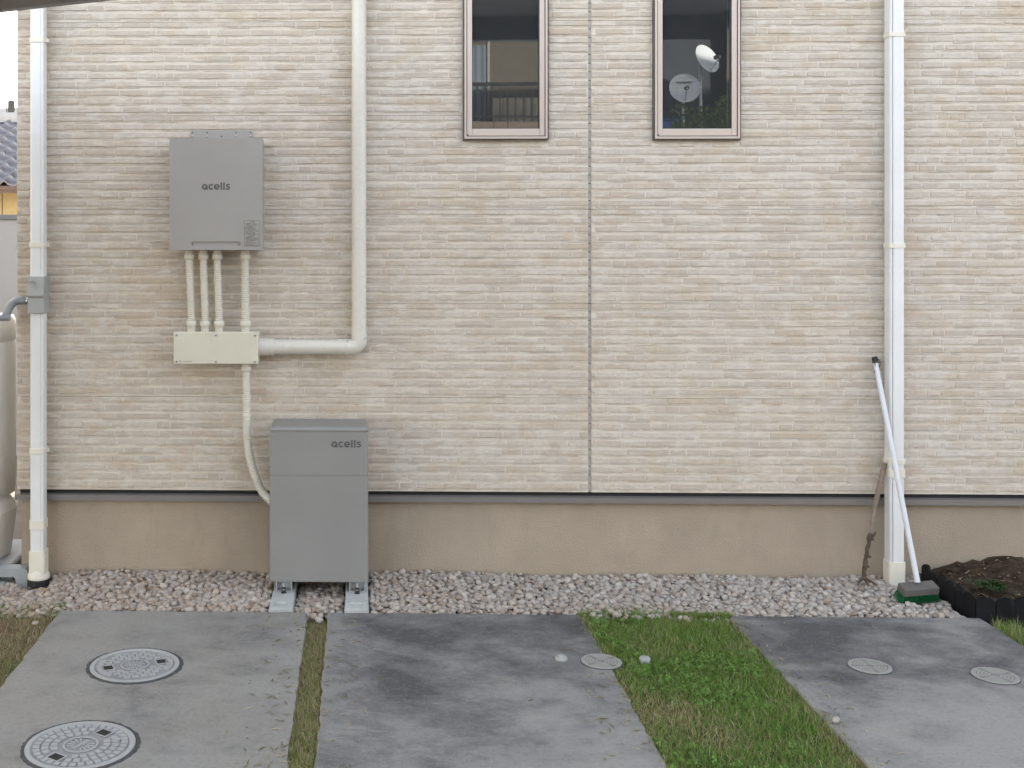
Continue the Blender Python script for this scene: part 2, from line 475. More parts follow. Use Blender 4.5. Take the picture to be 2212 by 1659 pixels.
def corrugated(path, r, pitch, amp):
    """resample a path and ripple the radius"""
    pts = [Vector(p) for p in path]; out, rad = [], []
    acc = 0.0; k = 0
    step = pitch / 4
    L = [0]
    for a, b in zip(pts, pts[1:]): L.append(L[-1] + (b - a).length)
    nn = int(L[-1] / step)
    for i in range(nn + 1):
        d = L[-1] * i / nn
        while k < len(L) - 2 and L[k + 1] < d: k += 1
        f = (d - L[k]) / max(1e-9, L[k + 1] - L[k])
        out.append(pts[k].lerp(pts[k + 1], min(1, f)))
        rad.append(r + (amp if (i % 4) in (0, 1) else -amp))
    return out, rad
def bez(p0, p1, p2, p3, n=16):
    p0, p1, p2, p3 = map(Vector, (p0, p1, p2, p3))
    return [p0 * (1 - t) ** 3 + p1 * 3 * t * (1 - t) ** 2 + p2 * 3 * t * t * (1 - t) + p3 * t ** 3 for t in [i / n for i in range(n + 1)]]

# ================================================================== GROUND
S1, S2, S3, S4 = (-1.33, -0.240), (-0.140, 0.960), (1.605, 2.685), (2.80, 5.2)
YF, YB = -0.505, -6.6                     # slab edge at the gravel, far end behind the camera
def sheet(name, x0, x1, y0, y1, z, mat, label):
    o = MB().add([(x0, y0, z), (x1, y0, z), (x1, y1, z), (x0, y1, z)], [(0, 1, 2, 3)]).build(name, mat, None)
    return tag(o, label, None, None, "structure")
sheet("ground", -150, 150, -150, 150, -0.09, "ground_earth", "bare earth reaching away around the house")
sheet("road", -60, 60, -30, -7.4, -0.084, "asphalt", "asphalt road across the frontage")
gb = sheet("gravel_bed", -2.6, 2.70, YF, 0.6, -0.075, "gravel_base", "bed of pale rounded pebbles along the house wall")
sheet("lawn_bed", S2[1] - 0.03, S3[0] + 0.03, YB, YF + 0.03, -0.022, "lawn_soil", "earth under the wide green grass strip")
sheet("lawn_bed", S1[1] - 0.03, S2[0] + 0.03, YB, YF + 0.03, -0.05, "lawn_soil", "earth in the narrow joint between two concrete slabs")
sheet("lawn_bed", -6, S1[0] + 0.03, YB, YF + 0.09, -0.020, "dry_soil", "brown earth beside the slab with the two manholes")
sheet("lawn_bed", S3[1] - 0.03, S4[0] + 0.03, YB, -0.60, -0.026, "lawn_soil", "earth in the joint beside the soil bed")

def slab(x0, x1, y0, y1, label, seed, darkness):
    nx, ny = 30, int((y0 - y1) / 0.045)
    rs = np.random.default_rng(seed)
    xs = np.linspace(x0, x1, nx + 1); ys = np.linspace(y1, y0, ny + 1)
    mb = MB()
    ju = rs.normal(0, 0.0030, (ny + 1, 2)); jv = rs.normal(0, 0.0022, (nx + 1, 2))
    vs_ = []; st = []
    for j, y in enumerate(ys):
        for i, x in enumerate(xs):
            xx = x + (ju[j, 0] if i == 0 else ju[j, 1] if i == nx else 0)
            yy = y + (jv[i, 0] if j == 0 else jv[i, 1] if j == ny else 0)
            vs_.append((xx, yy, 0.0)); st.append(darkness(xx, yy))
    fs = [(j * (nx + 1) + i, j * (nx + 1) + i + 1, (j + 1) * (nx + 1) + i + 1, (j + 1) * (nx + 1) + i) for j in range(ny) for i in range(nx)]
    ring = [i for i in range(nx + 1)] + [j * (nx + 1) + nx for j in range(1, ny + 1)] + [ny * (nx + 1) + i for i in range(nx - 1, -1, -1)] + [j * (nx + 1) for j in range(ny - 1, 0, -1)]
    k = len(vs_); cx, cy = (x0 + x1) / 2, (y0 + y1) / 2
    for r_ in ring:
        p = vs_[r_]; vs_.append((p[0] + (0.004 if p[0] > cx else -0.004), p[1] + (0.004 if p[1] > cy else -0.004), -0.005)); st.append(-0.5)
    for r_ in ring:
        p = vs_[r_]; vs_.append((p[0] + (0.004 if p[0] > cx else -0.004), p[1] + (0.004 if p[1] > cy else -0.004), -0.10)); st.append(0.1)
    n = len(ring)
    for i in range(n):
        a, b = i, (i + 1) % n
        fs.append((ring[a], ring[b], k + b, k + a)); fs.append((k + a, k + b, k + n + b, k + n + a))
    mb.add(vs_, fs)
    o = mb.build("pavement", "concrete", None)
    set_attr(o.data, "stain", st)
    set_attr(o.data, "warm", np.full(len(st), 0.45 if seed == 1 else -0.2))
    return tag(o, label, None, None, "structure")
def blob(x, y, cx, cy, rx, ry): return math.exp(-((x - cx) / rx) ** 2 - ((y - cy) / ry) ** 2)
slab(*S1, YF, YB, "concrete slab with two large manhole covers", 1,
     lambda x, y: -0.38 + 0.30 * blob(x, y, -0.45, -0.75, 0.35, 0.18) + 0.25 * blob(x, y, -0.40, -1.3, 0.25, 0.5) - 0.15 * blob(x, y, -0.6, -2.2, 0.5, 0.4))
slab(*S2, YF, YB, "dark stained concrete slab beside the grass strip", 2,
     lambda x, y: -0.12 + 0.55 * blob(x, y, 0.75, -0.68, 0.55, 0.28) + 0.40 * blob(x, y, 0.20, -0.75, 0.22, 0.20) + 0.55 * blob(x, y, 0.12, -1.20, 0.18, 0.30) + 0.50 * blob(x, y, 0.55, -1.15, 0.28, 0.22) + 0.30 * blob(x, y, 0.25, -1.75, 0.3, 0.3) - 0.35 * blob(x, y, 0.80, -1.85, 0.35, 0.45))
slab(*S3, YF, YB, "concrete slab with two small round inspection covers", 3,
     lambda x, y: -0.10 + 0.50 * blob(x, y, 2.2, -0.75, 0.7, 0.30) + 0.45 * blob(x, y, 1.85, -1.0, 0.25, 0.3) + 0.35 * blob(x, y, 2.35, -1.1, 0.2, 0.12) - 0.55 * blob(x, y, 2.3, -1.75, 0.8, 0.45))
slab(*S4, -0.66, YB, "concrete slab in front of the soil bed", 4, lambda x, y: 0.1)

# ================================================================== HOUSE
SID_B = at(1120, 1063.2, 0).z              # bottom of the siding
PH, PW = 0.455, 3.03
XL = at(36, 650, 0).x
XJ = at(1274.5, 650, 0).x                  # sealed vertical joint
NR = 7
ZT = SID_B + NR * PH
XR = XJ + PW
def win_rect(l, r, b):
    p, q = at(l, b, 0), at(r, b, 0)
    return p.x, q.x, p.z, p.z + 1.16
W1 = win_rect(999.5, 1184, 303.5)
W2 = win_rect(1409.5, 1598, 303.5)
OPEN = [W1, W2]
house = empty("house", (1.5, 0.05, 0.0), "house wall clad in pale beige split-stone siding above a tan rendered foundation", "house")

def grid_sheet(x0, x1, z0, z1, y, holes):
    xs = sorted({x0, x1, *[h[i] for h in holes for i in (0, 1) if x0 < h[i] < x1]})
    zs = sorted({z0, z1, *[h[i] for h in holes for i in (2, 3) if z0 < h[i] < z1]})
    mb = MB(); nx = len(xs)
    vs_ = [(x, y, z) for z in zs for x in xs]; fs = []
    for j in range(len(zs) - 1):
        for i in range(nx - 1):
            cx, cz = (xs[i] + xs[i + 1]) / 2, (zs[j] + zs[j + 1]) / 2
            if any(h[0] < cx < h[1] and h[2] < cz < h[3] for h in holes): continue
            fs.append((j * nx + i, j * nx + i + 1, (j + 1) * nx + i + 1, (j + 1) * nx + i))
    return mb.add(vs_, fs)
def solid(o, t, off=-1):
    md = o.modifiers.new("solidify", 'SOLIDIFY'); md.thickness = t; md.offset = off
    return o
# structural wall behind the cladding
XE = 12.0  # unseen width, set so the house shades the facade across
core = grid_sheet(XL + 0.03, XE, SID_B - 0.02, 6.0, 0.030, OPEN).build("wall_core", "plain_render", house, recalc=False)
solid(core, 0.12, -1)
bx("side_wall", "plain_render", house, XL + 0.018, XL + 0.14, 0.16, 7.4, 0.35, 6.0)
bx("side_wall", "plain_render", house, XE - 0.12, XE, 0.16, 7.4, 0.35, 6.0)
bx("rear_wall", "plain_render", house, XL + 0.018, XE, 7.4, 7.52, 0.35, 6.0)
bx("interior_floor", "room_wall", house, XL + 0.14, XE - 0.12, 0.16, 7.4, 0.55, 0.60)
bx("interior_wall", "room_wall", house, XL + 0.15, XE - 0.13, 3.2, 3.3, 0.60, 5.9)
bx("upper_wall", "siding_ground", house, XL + 0.01, XE, 0.008, 0.028, ZT + 0.004, 6.0)
bx("upper_wall", "siding_ground", house, XR + 0.01, XE, 0.008, 0.028, SID_B, ZT)
# unseen roof, ridge height set for the shadow it casts across the road
e, yr, zr = 0.5, 3.7, 8.62
rm = MB()
xa, xb = XL - e, XE + e
rm.add([(xa, -e, 5.9), (xb, -e, 5.9), (xb, 7.5 + e, 5.9), (xa, 7.5 + e, 5.9), (xa, yr, zr), (xb, yr, zr),
        (xa, -e, 6.06), (xb, -e, 6.06), (xb, 7.5 + e, 6.06), (xa, 7.5 + e, 6.06)],
       [(0, 3, 2, 1), (0, 1, 7, 6), (6, 7, 5, 4), (2, 3, 9, 8), (8, 9, 4, 5), (1, 2, 8, 5, 7), (3, 0, 6, 4, 9)])
rm.build("roof", "roof_slate", house)
# foundation and flashing
FZ = SID_B - 0.040
bx("foundation", "stucco", house, at(46.5, 1150, 0.03).x, XE, 0.030, 0.20, -0.09, FZ + 0.002)
bx("foundation", "stucco", house, at(46.5, 1150, 0.03).x, at(46.5, 1150, 0.03).x + 0.15, 0.20, 7.4, -0.09, FZ)
fl = MB()
fl.prism([(0.028, SID_B - 0.019), (-0.010, SID_B - 0.024), (-0.011, SID_B - 0.049), (-0.004, SID_B - 0.049), (-0.004, SID_B - 0.034), (0.029, SID_B - 0.034)], 'x', XL - 0.004, XE)
fl.build("drip_flashing", "flashing", house)
bx("shadow_gap", "black_gap", house, XL + 0.012, XE, 0.020, 0.029, SID_B - 0.0185, SID_B + 0.004)  # black strip, the shade of the gap is put into its colour

# siding panels, with their sealed joint
panels = {}
for r_ in range(NR):
    for c_, (a, b) in enumerate(((XL, XJ - 0.0075), (XJ + 0.0075, XR))):
        z0, z1 = SID_B + r_ * PH, SID_B + (r_ + 1) * PH - 0.002
        mb = grid_sheet(a, b, z0, z1, 0.006, OPEN)
        o = mb.build("siding_panel", "siding_ground", house, recalc=False)
        set_attr(o.data, "tone", np.full(len(o.data.vertices), 0.7))
        solid(o, 0.012, -1)
        panels[(r_, c_)] = (o, a, b, z0)
sm = MB()
zz = SID_B
while zz < ZT:
    sm.box(XJ - 0.0074, XJ + 0.0074, 0.0085, 0.02, zz + 0.001, zz + 0.0395); zz += PH / 11
sm.build("sealant_bead", "sealant", house, 0.001)
bx("joint_backing", "black_gap", house, XJ - 0.02, XJ + 0.02, 0.0185, 0.0285, SID_B, ZT)

# bricks of the moulded facing
CH = PH / 11
def course_layout(seed):
    rs = random.Random(seed); out = []
    for c in range(11):
        x, row = -rs.uniform(0, 0.2), []
        while x < PW * 1.02:
            L = rs.choice([0.055, 0.08, 0.105, 0.13, 0.16, 0.19, 0.23, 0.27]) * rs.uniform(0.9, 1.12)
            row.append((x, x + L)); x += L + 0.0068
        thin = []; x = rs.uniform(0, 0.15)
        while x < PW:
            L = rs.uniform(0.04, 0.22); thin.append((x, x + L)); x += L + rs.choice([0.01, 0.03, 0.08, 0.20])
        out.append((row, thin))
    return out
LAY = [course_layout(s) for s in (3, 4, 5)]
def clip(a, b, z0, z1):
    segs = [(a, b)]
    for h in OPEN:
        if z1 > h[2] - 0.004 and z0 < h[3] + 0.004:
            nxt = []
            for p, q in segs:
                if q <= h[0] - 0.004 or p >= h[1] + 0.004: nxt.append((p, q)); continue
                if p < h[0] - 0.004: nxt.append((p, h[0] - 0.004))
                if q > h[1] + 0.004: nxt.append((h[1] + 0.004, q))
            segs = nxt
    return [s for s in segs if s[1] - s[0] > 0.012]
def brick_geo(x0, x1, z0, z1, rs, proud_b, proud_t):
    n = max(1, int((x1 - x0) / 0.055)); vs_ = []
    pb = proud_b * rs.uniform(0.75, 1.2); pt = proud_t * rs.uniform(0.6, 1.3)
    for i in range(n + 1):
        x = x0 + (x1 - x0) * i / n
        jb, jt = rs.uniform(-0.0007, 0.0007), rs.uniform(-0.0009, 0.0009)
        dy = rs.uniform(-0.0009, 0.0009)
        ex = 0.0012 if i == 0 else -0.0012 if i == n else 0
        vs_ += [(x, 0.0065, z1), (x + ex, 0.006 - pt + dy, z1 - 0.002 + jt), (x + ex, 0.006 - pb + dy, z0 + 0.001 + jb), (x, 0.0065, z0 + 0.0016 + jb)]
    fs = []
    for i in range(n):
        k = i * 4
        for q in range(3): fs.append((k + q, k + q + 1, k + 5 + q, k + 4 + q))
    fs += [(0, 3, 2, 1), (n * 4, n * 4 + 1, n * 4 + 2, n * 4 + 3)]
    return vs_, fs
allb = []
rsb = random.Random(21)
for (r_, c_), (po, a, b, zp) in panels.items():
    lay = LAY[(r_ * 2 + c_) % 3] if c_ else LAY[(r_) % 3]
    shift = [0, 0.41, 0.83][r_ % 3]
    for c in range(11):
        zc = zp + c * CH
        for kind, pieces in ((0, lay[c][0]), (1, lay[c][1])):
            for (u, w) in pieces:
                for wrap in (0, PW):
                    p0, p1 = a + u - shift + wrap, a + w - shift + wrap
                    p0, p1 = max(p0, a + 0.001), min(p1, b - 0.001)
                    if p1 - p0 < 0.015: continue
                    if kind == 0: z0, z1 = zc + 0.0160, zc + CH - 0.0006
                    else:
                        hh = rsb.uniform(0.005, 0.0105); z0, z1 = zc + 0.0155 - hh, zc + 0.0155
                    if c == 10: z1 = min(z1, zp + PH - 0.0025)
                    for s0, s1 in clip(p0, p1, z0, z1):
                        allb.append((kind, s0, s1, z0, z1, po, rsb.random()))
def in_view(t):
    x, z = (t[1] + t[2]) / 2, (t[3] + t[4]) / 2
    if not (-1.60 < x < 3.20 and z < 2.76): return False
    if -0.93 < x < -0.45 and 1.55 < z < 2.15: return False
    if -0.95 < x < -0.40 and 1.0 < z < 1.20: return False
    if -0.46 < x < 0.07 and z < 0.78: return False
    if abs(x + 1.56) < 0.09 or abs(x - 2.59) < 0.09 or (abs(x) < 0.06 and z > 1.05): return False
    return True
vis = sorted([t for t in allb if t[0] == 0 and in_view(t)], key=lambda t: -(t[2] - t[1]))
single = set(id(t) for t in vis[:300])
rest = MB(); rtone = []
for t in allb:
    kind, s0, s1, z0, z1, po, tone = t
    vs_, fs = brick_geo(s0, s1, z0, z1, rsb, 0.0040 if kind == 0 else 0.0027, 0.0014 if kind == 0 else 0.0018)
    tv = tone * 0.85 if kind == 0 else 0.30 + 0.8 * tone
    if id(t) in single:
        o = MB().add(vs_, fs).build("brick", "siding_brick", po)
        set_attr(o.data, "tone", np.full(len(vs_), tv))
    else:
        rest.add(vs_, fs); rtone += [tv] * len(vs_)
ro = rest.build("brick_facing", "siding_brick", house, recalc=True)
set_attr(ro.data, "tone", rtone)
ro["kind"] = "stuff"

# windows: fixed frame > sash, pane
def window(rect, label, l_px):
    x0, x1, z0, z1 = rect
    def ring(mb, a, b, c, d, wl, wb, y0, y1, wt=None):
        wt = wt or wb
        mb.box(a, a + wl, y0, y1, c, d); mb.box(b - wl, b, y0, y1, c, d)
        mb.box(a + wl, b - wl, y0, y1, c, c + wb); mb.box(a + wl, b - wl, y0, y1, d - wt, d)
    m0 = MB(); ring(m0, x0, x1, z0, z1, 0.0065, 0.0065, -0.020, 0.10)
    w = m0.build("window", "frame_dark", house, 0.001); w["label"] = label
    m1 = MB(); ring(m1, x0 + 0.0065, x1 - 0.0065, z0 + 0.0065, z1 - 0.0065, 0.0095, 0.011, -0.026, 0.09)
    m1.build("outer_frame", "frame_alu", w, 0.0012)
    m2 = MB(); ring(m2, x0 + 0.016, x1 - 0.016, z0 + 0.0175, z1 - 0.0175, 0.0035, 0.0035, -0.012, 0.08)
    m2.build("gasket", "rubber_black", w)
    m3 = MB()
    a, b, c, d = x0 + 0.0195, x1 - 0.0195, z0 + 0.021, z1 - 0.021
    sw, sb = 0.0235, 0.034
    m3.box(a, a + sw, -0.020, 0.06, c, d); m3.box(b - sw, b, -0.020, 0.06, c, d)
    m3.build("sash_stile", "frame_alu", w, 0.0015)
    m4 = MB(); m4.box(a + sw + 0.0006, b - sw - 0.0006, -0.0185, 0.06, c, c + sb); m4.box(a + sw + 0.0006, b - sw - 0.0006, -0.0185, 0.06, d - sb, d)
    m4.build("sash_rail", "frame_alu", w, 0.0015)
    m5 = MB(); ring(m5, a + sw, b - sw, c + sb, d - sb, 0.003, 0.003, -0.012, 0.04)
    m5.build("glazing_bead", "rubber_black", w)
    MB().add([(a + sw + .002, 0.000, c + sb + .002), (b - sw - .002, 0.000, c + sb + .002), (b - sw - .002, 0.000, d - sb - .002), (a + sw + .002, 0.000, d - sb - .002)], [(0, 1, 2, 3)]).build("pane", "window_glass", w)
    bx("corner_cap", "frame_dark", w, a - 0.003, a + 0.006, -0.0235, -0.0205, c - 0.002, c + 0.007)
window(W1, "narrow window reflecting a balcony railing", 0)
window(W2, "narrow window reflecting two satellite dishes", 0)

# ================================================================== DOWNPIPES
def downpipe(px, half, y_front, z_top, z_foot, label, bands, collars, flare, grooves):
    c = at(px, 700, y_front + half)
    t = empty("downpipe", (c.x, y_front + half, z_foot), label, "drainpipe", "white square downpipes on the house wall")
    def section(h, k=0.0):
        r = 0.012
        base = []
        for (sx, sy, a0) in ((1, 1, 0), (-1, 1, 90), (-1, -1, 180), (1, -1, 270)):
            if k and a0 == 270:
                for g in sorted(grooves):
                    gx, yy = c.x + g * h, y_front
                    base += [(gx - 0.003, yy), (gx - 0.0018, yy + k), (gx + 0.0018, yy + k), (gx + 0.003, yy)]
            base += arc((c.x + sx * (h - r), y_front + half + sy * (h - r)), r, a0, a0 + 90, 4)
        return base
    mb = MB(); mb.prism(section(half, 0.0022), 'z', z_foot, z_top)
    p = mb.build("pipe", "white_pvc", t)
    for z in bands:
        m = MB(); h2 = half + 0.0035
        m.prism(section(h2), 'z', z - 0.011, z + 0.011)
        m.box(c.x - 0.012, c.x + 0.012, y_front + half, 0.004, z - 0.009, z + 0.009)
        m.box(c.x + half, c.x + half + 0.017, y_front + half - 0.008, y_front + half + 0.008, z - 0.009, z + 0.009)
        b = m.build("bracket", "ivory_pvc", t, 0.0015)
    for z, hh in collars:
        MB().prism(section(half + 0.0038), 'z', z - hh / 2, z + hh / 2).build("collar", "ivory_pvc", t, 0.0015)
    if flare:
        m = MB(); m.prism(section(half + 0.006), 'z', z_foot + 0.03, z_foot + 0.135)
        m.lathe([(half + 0.006, 0.045), (half + 0.010, 0.032), (half + 0.018, 0.022), (half + 0.0195, 0.0), (half + 0.017, -0.002)], (c.x, y_front + half, z_foot), 28)
        m.build("foot", "ivory_pvc", t, 0.0015)
        MB().lathe([(half + 0.018, -0.03), (half + 0.018, 0.0)], (c.x, y_front + half, z_foot - 0.003), 28).build("drain_socket", "rubber_black", t)
    else:
        MB().prism(section(half + 0.0045), 'z', z_foot, z_foot + 0.135).build("foot", "ivory_pvc", t, 0.0015)
    return t, c
yfp = -0.088
zof = lambda py, y=yfp: at(800, py, y).z
dl, cl = downpipe(83.5, 0.0335, yfp, 3.62, zof(1258), "white square downpipe at the house corner with a grey diverter box on it", [zof(83), zof(529), zof(978)], [(zof(1139), 0.042)], True, (0.62, 0.80))
dr, cr = downpipe(1931.5, 0.0345, yfp, 3.62, zof(1268), "white square downpipe with a push broom leaning on it", [zof(78), zof(530), zof(992)], [(zof(1017), 0.040)], False, (-0.80, -0.55))

# rain diverter and hose
dv = empty("rain_diverter", (cl.x, yfp, zof(680)), "grey rainwater diverter box clipped round the corner downpipe", "diverter")
z0, z1 = zof(678.5, yfp - 0.01), zof(598, yfp - 0.01)
mb = MB()
hx = 0.039
mb.prism([(yfp + 0.075, z0), (yfp - 0.014, z0), (yfp - 0.014, z0 + 0.075), (yfp - 0.024, z0 + 0.085), (yfp - 0.010, z1), (yfp + 0.075, z1)], 'x', cl.x - hx, cl.x + hx)
bo = mb.build("body", "diverter_grey", dv, 0.003)
mb = MB(); stroke(mb, [(cl.x - 0.03, z1 - 0.022), (cl.x - 0.012, z1 - 0.022), (cl.x - 0.002, z1 - 0.035), (cl.x - 0.002, z1 - 0.06)], 0.004, yfp - 0.0215, yfp - 0.008)
mb.build("embossed_rib", "diverter_grey", bo)
hy = yfp + 0.02
nz = at(60, 650, hy).z
mb = MB().tube([(cl.x - hx + 0.004, hy, nz), (cl.x - hx - 0.016, hy, nz)], 0.019, 20); mb.build("nozzle", "diverter_grey", dv)
mb = MB().tube([(cl.x - hx - 0.006, hy, nz), (cl.x - hx - 0.013, hy, nz)], 0.0225, 20); mb.build("hose_clamp", "screw_steel", dv)
hose = empty("corrugated_hose", (cl.x - 0.15, hy, nz - 0.07), "grey corrugated hose from the diverter into the rain barrel", "hose")
pth = bez((cl.x - hx - 0.012, hy, nz), (cl.x - hx - 0.075, hy, nz + 0.004), (cl.x - 0.137, hy - 0.02, nz - 0.005), (cl.x - 0.140, hy - 0.05, nz - 0.085), 24)
pp, rr = corrugated(pth, 0.019, 0.0075, 0.0022)
MB().tube(pp, rr, 18).build("hose_tube", "hose_grey", hose)
pth = bez((cl.x - 0.118, hy - 0.06, nz - 0.075), (cl.x - 0.16, hy - 0.06, nz - 0.078), (cl.x - 0.22, hy - 0.06, nz - 0.08), (cl.x - 0.30, hy - 0.09, nz - 0.083), 12)
pp, rr = corrugated(pth, 0.015, 0.0075, 0.0022)
MB().tube(pp, rr, 18).build("hose_branch", "hose_grey", hose)

# rain barrel on its stand
by = 0.22
bxr = at(31, 800, by).x
brad = 0.27
bc = (bxr - brad, by, 0)
zb = lambda py: at(0, py, by - 0.22).z
barrel = empty("rain_barrel", (bc[0], by, zb(1222)), "pale grey plastic rain barrel beside the house corner", "barrel")
MB().lathe([(0.20, zb(1095)), (brad * 0.985, zb(1085)), (brad, zb(900)), (brad * 0.995, zb(760)), (brad * 0.985, zb(746))], bc, 48).build("body", "barrel_plastic", barrel)
MB().lathe([(brad * 0.975, zb(746)), (brad * 0.975, zb(743)), (brad, zb(742)), (brad * 0.985, zb(700)), (brad * 0.95, zb(690)), (0.2, zb(688))], bc, 48).build("lid", "barrel_plastic", barrel)
mb = MB()
n = 12; ringz = [(zb(1222), 0.93), (zb(1190), 0.97), (zb(1120), 1.05), (zb(1098), 0.99), (zb(1088), 0.9)]
mb.lathe([(brad * f, z) for z, f in ringz], bc, n, smooth=False); mb.build("base_section", "barrel_plastic", barrel, 0.012, 3)
MB().tube([(bc[0] + brad * 0.80, by - brad * 0.56, zb(728)), (bc[0] + brad * 0.82, by - brad * 0.60, zb(728))], 0.006, 10).build("lid_screw", "screw_steel", barrel)
sx1 = at(59, 1250, -0.05).x
st_top = zb(1222)
stand = empty("barrel_stand", (sx1 - 0.3, -0.1, 0.0), "grey arched plastic stand under the rain barrel", "stand")
def arch(x1, wid):
    return [(x1, -0.085), (x1, st_top - 0.012), (x1 - 0.012, st_top), (x1 - wid + 0.012, st_top), (x1 - wid, st_top - 0.012), (x1 - wid, -0.085), (x1 - wid + 0.05, -0.085), (x1 - wid + 0.055, st_top - 0.040), (x1 - 0.068, st_top - 0.040), (x1 - 0.058, st_top - 0.050), (x1 - 0.052, -0.085)]
MB().prism(arch(sx1, 0.66), 'y', -0.05, 0.024).build("front_arch", "stand_plastic", stand, 0.004)
MB().prism(arch(XL - 0.03, 0.55), 'y', 0.028, 0.48).build("rear_arch", "stand_plastic", stand, 0.004)
pp, rr = corrugated([(sx1 - 0.11, -0.035, -0.035), (sx1 - 0.25, -0.03, -0.035), (sx1 - 0.45, -0.02, -0.035)], 0.02, 0.009, 0.002)
MB().tube(pp, rr, 16).build("drain_hose", "hose_grey", stand)

# ================================================================== CABLE DUCT (round pipe)
dct = empty("cable_duct", at(775, 749, -0.05), "cream round conduit pipe rising along the wall from the junction box", "pipe")
yc = -0.052
vx = at(775.5, 600, yc).x; hz = at(660, 749.5, yc).z
pr = 0.0375
MB().tube([(vx, yc, hz + 0.075), (vx, yc, 3.62)], 0.0355, 28).build("riser", "duct_pvc", dct)
hx0 = at(560, 749, yc).x
MB().tube([(hx0, yc, hz), (vx - 0.075, yc, hz)], 0.0355, 28).build("crosspipe", "duct_pvc", dct)
el = [(vx - 0.10, yc, hz)] + [(vx - 0.036 + 0.036 * math.sin(a), yc, hz + 0.036 - 0.036 * math.cos(a)) for a in [R(9 * i) for i in range(11)]] + [(vx, yc, hz + 0.10)]
eo = MB().tube(el, 0.0385, 28).build("elbow", "duct_pvc", dct)
for ex, ez in ((vx - 0.055, hz + 0.033), (vx + 0.028, hz + 0.045), (vx - 0.055, hz - 0.030)):
    screw(eo, ex, yc - 0.030, ez, 0.0045)
MB().tube([(hx0, yc, hz), (at(593, 749, yc).x, yc, hz)], [0.0425, 0.0415], 28).build("coupling", "duct_pvc", dct)

# ================================================================== JUNCTION BOX
yj = -0.125
p0, p1 = at(375, 786, yj), at(558, 717.5, yj)
jb = empty("junction_box", ((p0.x + p1.x) / 2, 0, p0.z), "cream rectangular junction box under the wall unit", "box")
bx("body", "box_pvc", jb, p0.x + 0.003, p1.x - 0.003, yj + 0.012, 0.004, p0.z + 0.002, p1.z - 0.002, 0.004)
cv = bx("cover", "box_pvc", jb, p0.x, p1.x, yj, yj + 0.0115, p0.z, p1.z, 0.003)
for fx in (0.037, 0.5, 0.962):
    for fz in (0.083, 0.905):
        screw(jb, p0.x + (p1.x - p0.x) * fx, yj, p0.z + (p1.z - p0.z) * fz, 0.0065)
mk = MB()
zx = p0.z + 0.0115
for dx, w_ in ((0.028, 0.009), ):
    for k in range(3): stroke(mk, [(p0.x + dx, zx - 0.004 + k * 0.004), (p0.x + dx + w_, zx - 0.004 + k * 0.004)], 0.0016, yj - 0.0004, yj)
rs = random.Random(5); x = p0.x + 0.046
while x < p0.x + 0.088:
    stroke(mk, [(x, zx - 0.0028), (x + 0.001, zx + 0.0028)], 0.0011, yj - 0.0004, yj); x += rs.uniform(0.002, 0.0042)
mk.build("moulded_mark", "label_ink", cv, recalc=False)

# ================================================================== WALL UNIT (power conditioner)
yu = -0.145
p0, p1 = at(366, 540, yu), at(567, 298.5, yu)
pu = empty("power_conditioner", ((p0.x + p1.x) / 2, 0, p0.z), "grey metal inverter cabinet hung high on the wall above four conduits", "inverter")
bx("body", "unit_paint", pu, p0.x + 0.004, p1.x - 0.004, yu + 0.014, -0.02, p0.z + 0.004, p1.z - 0.002, 0.003)
# front cover with a recessed strip
rx0, rx1 = at(413, 527, yu).x, at(520, 527, yu).x
rz0, rz1 = at(413, 533, yu).z, at(413, 522, yu).z
zc_ = p0.z
fm = MB()
rec = rrect(rx0, rx1, rz0, rz1, 0.009, 5)
out = [(p1.x, p1.z), (p0.x, p1.z), (p0.x, p0.z), (p1.x, p0.z)]
nrec = len(rec); q = nrec // 4
vs_ = [(x, yu, z) for x, z in rec] + [(x, yu, z) for x, z in out] + [(x, yu + 0.007, z) for x, z in rec] + [(x, yu + 0.0135, z) for x, z in out]
fs = []
for s in range(4):
    idx = list(range(s * q, s * q + q)); nxt = ((s + 1) * q) % nrec
    fs.append(tuple(idx[::-1]) + (nrec + s,))
    fs.append((idx[-1], nrec + s, nrec + (s + 1) % 4, nxt))
for i in range(nrec): fs.append((i, (i + 1) % nrec, nrec + 4 + (i + 1) % nrec, nrec + 4 + i))
fs.append(tuple(range(nrec + 4, 2 * nrec + 4)))
for s in range(4): fs.append((nrec + s, nrec + (s + 1) % 4, 2 * nrec + 4 + (s + 1) % 4, 2 * nrec + 4 + s))
fm.add(vs_, fs)
fc = fm.build("front_cover", "unit_paint", pu, 0.0022)
for sx in (rx0 + 0.011, rx1 - 0.011): screw(fc, sx, yu + 0.0068, (rz0 + rz1) / 2 + 0.001, 0.0055)
logo(at(435.8, 410, yu).x, at(435.8, 410, yu).z, 12.75 * (CAM_D + yu) / FPX, yu - 0.0002, fc)
# hanging bracket
a0, a1 = at(411.5, 300, -0.012), at(546, 281, -0.012)
bk = MB()
bk.prism([(a0.x, p1.z - 0.02), (a1.x, p1.z - 0.02), (a1.x, a1.z - 0.012), (a1.x - 0.008, a1.z), (a0.x + 0.008, a1.z), (a0.x, a1.z - 0.012)], 'y', -0.014, -0.008)
bk.box(a0.x + 0.01, a1.x - 0.01, -0.03, -0.014, p1.z - 0.018, p1.z - 0.004)
bko = bk.build("hanging_bracket", "unit_paint", pu, 0.001)
for i in range(5):
    x = a0.x + (a1.x - a0.x) * (0.035 + 0.2325 * i)
    if i != 2: screw(bko, x, -0.014, a0.z + 0.012, 0.0055)
    MB().tube([(x, -0.0138, a0.z + (0.030 if i != 2 else 0.012)), (x, -0.0145, a0.z + (0.030 if i != 2 else 0.012))], 0.0032, 10).build("hole", "dark_hole", bko)
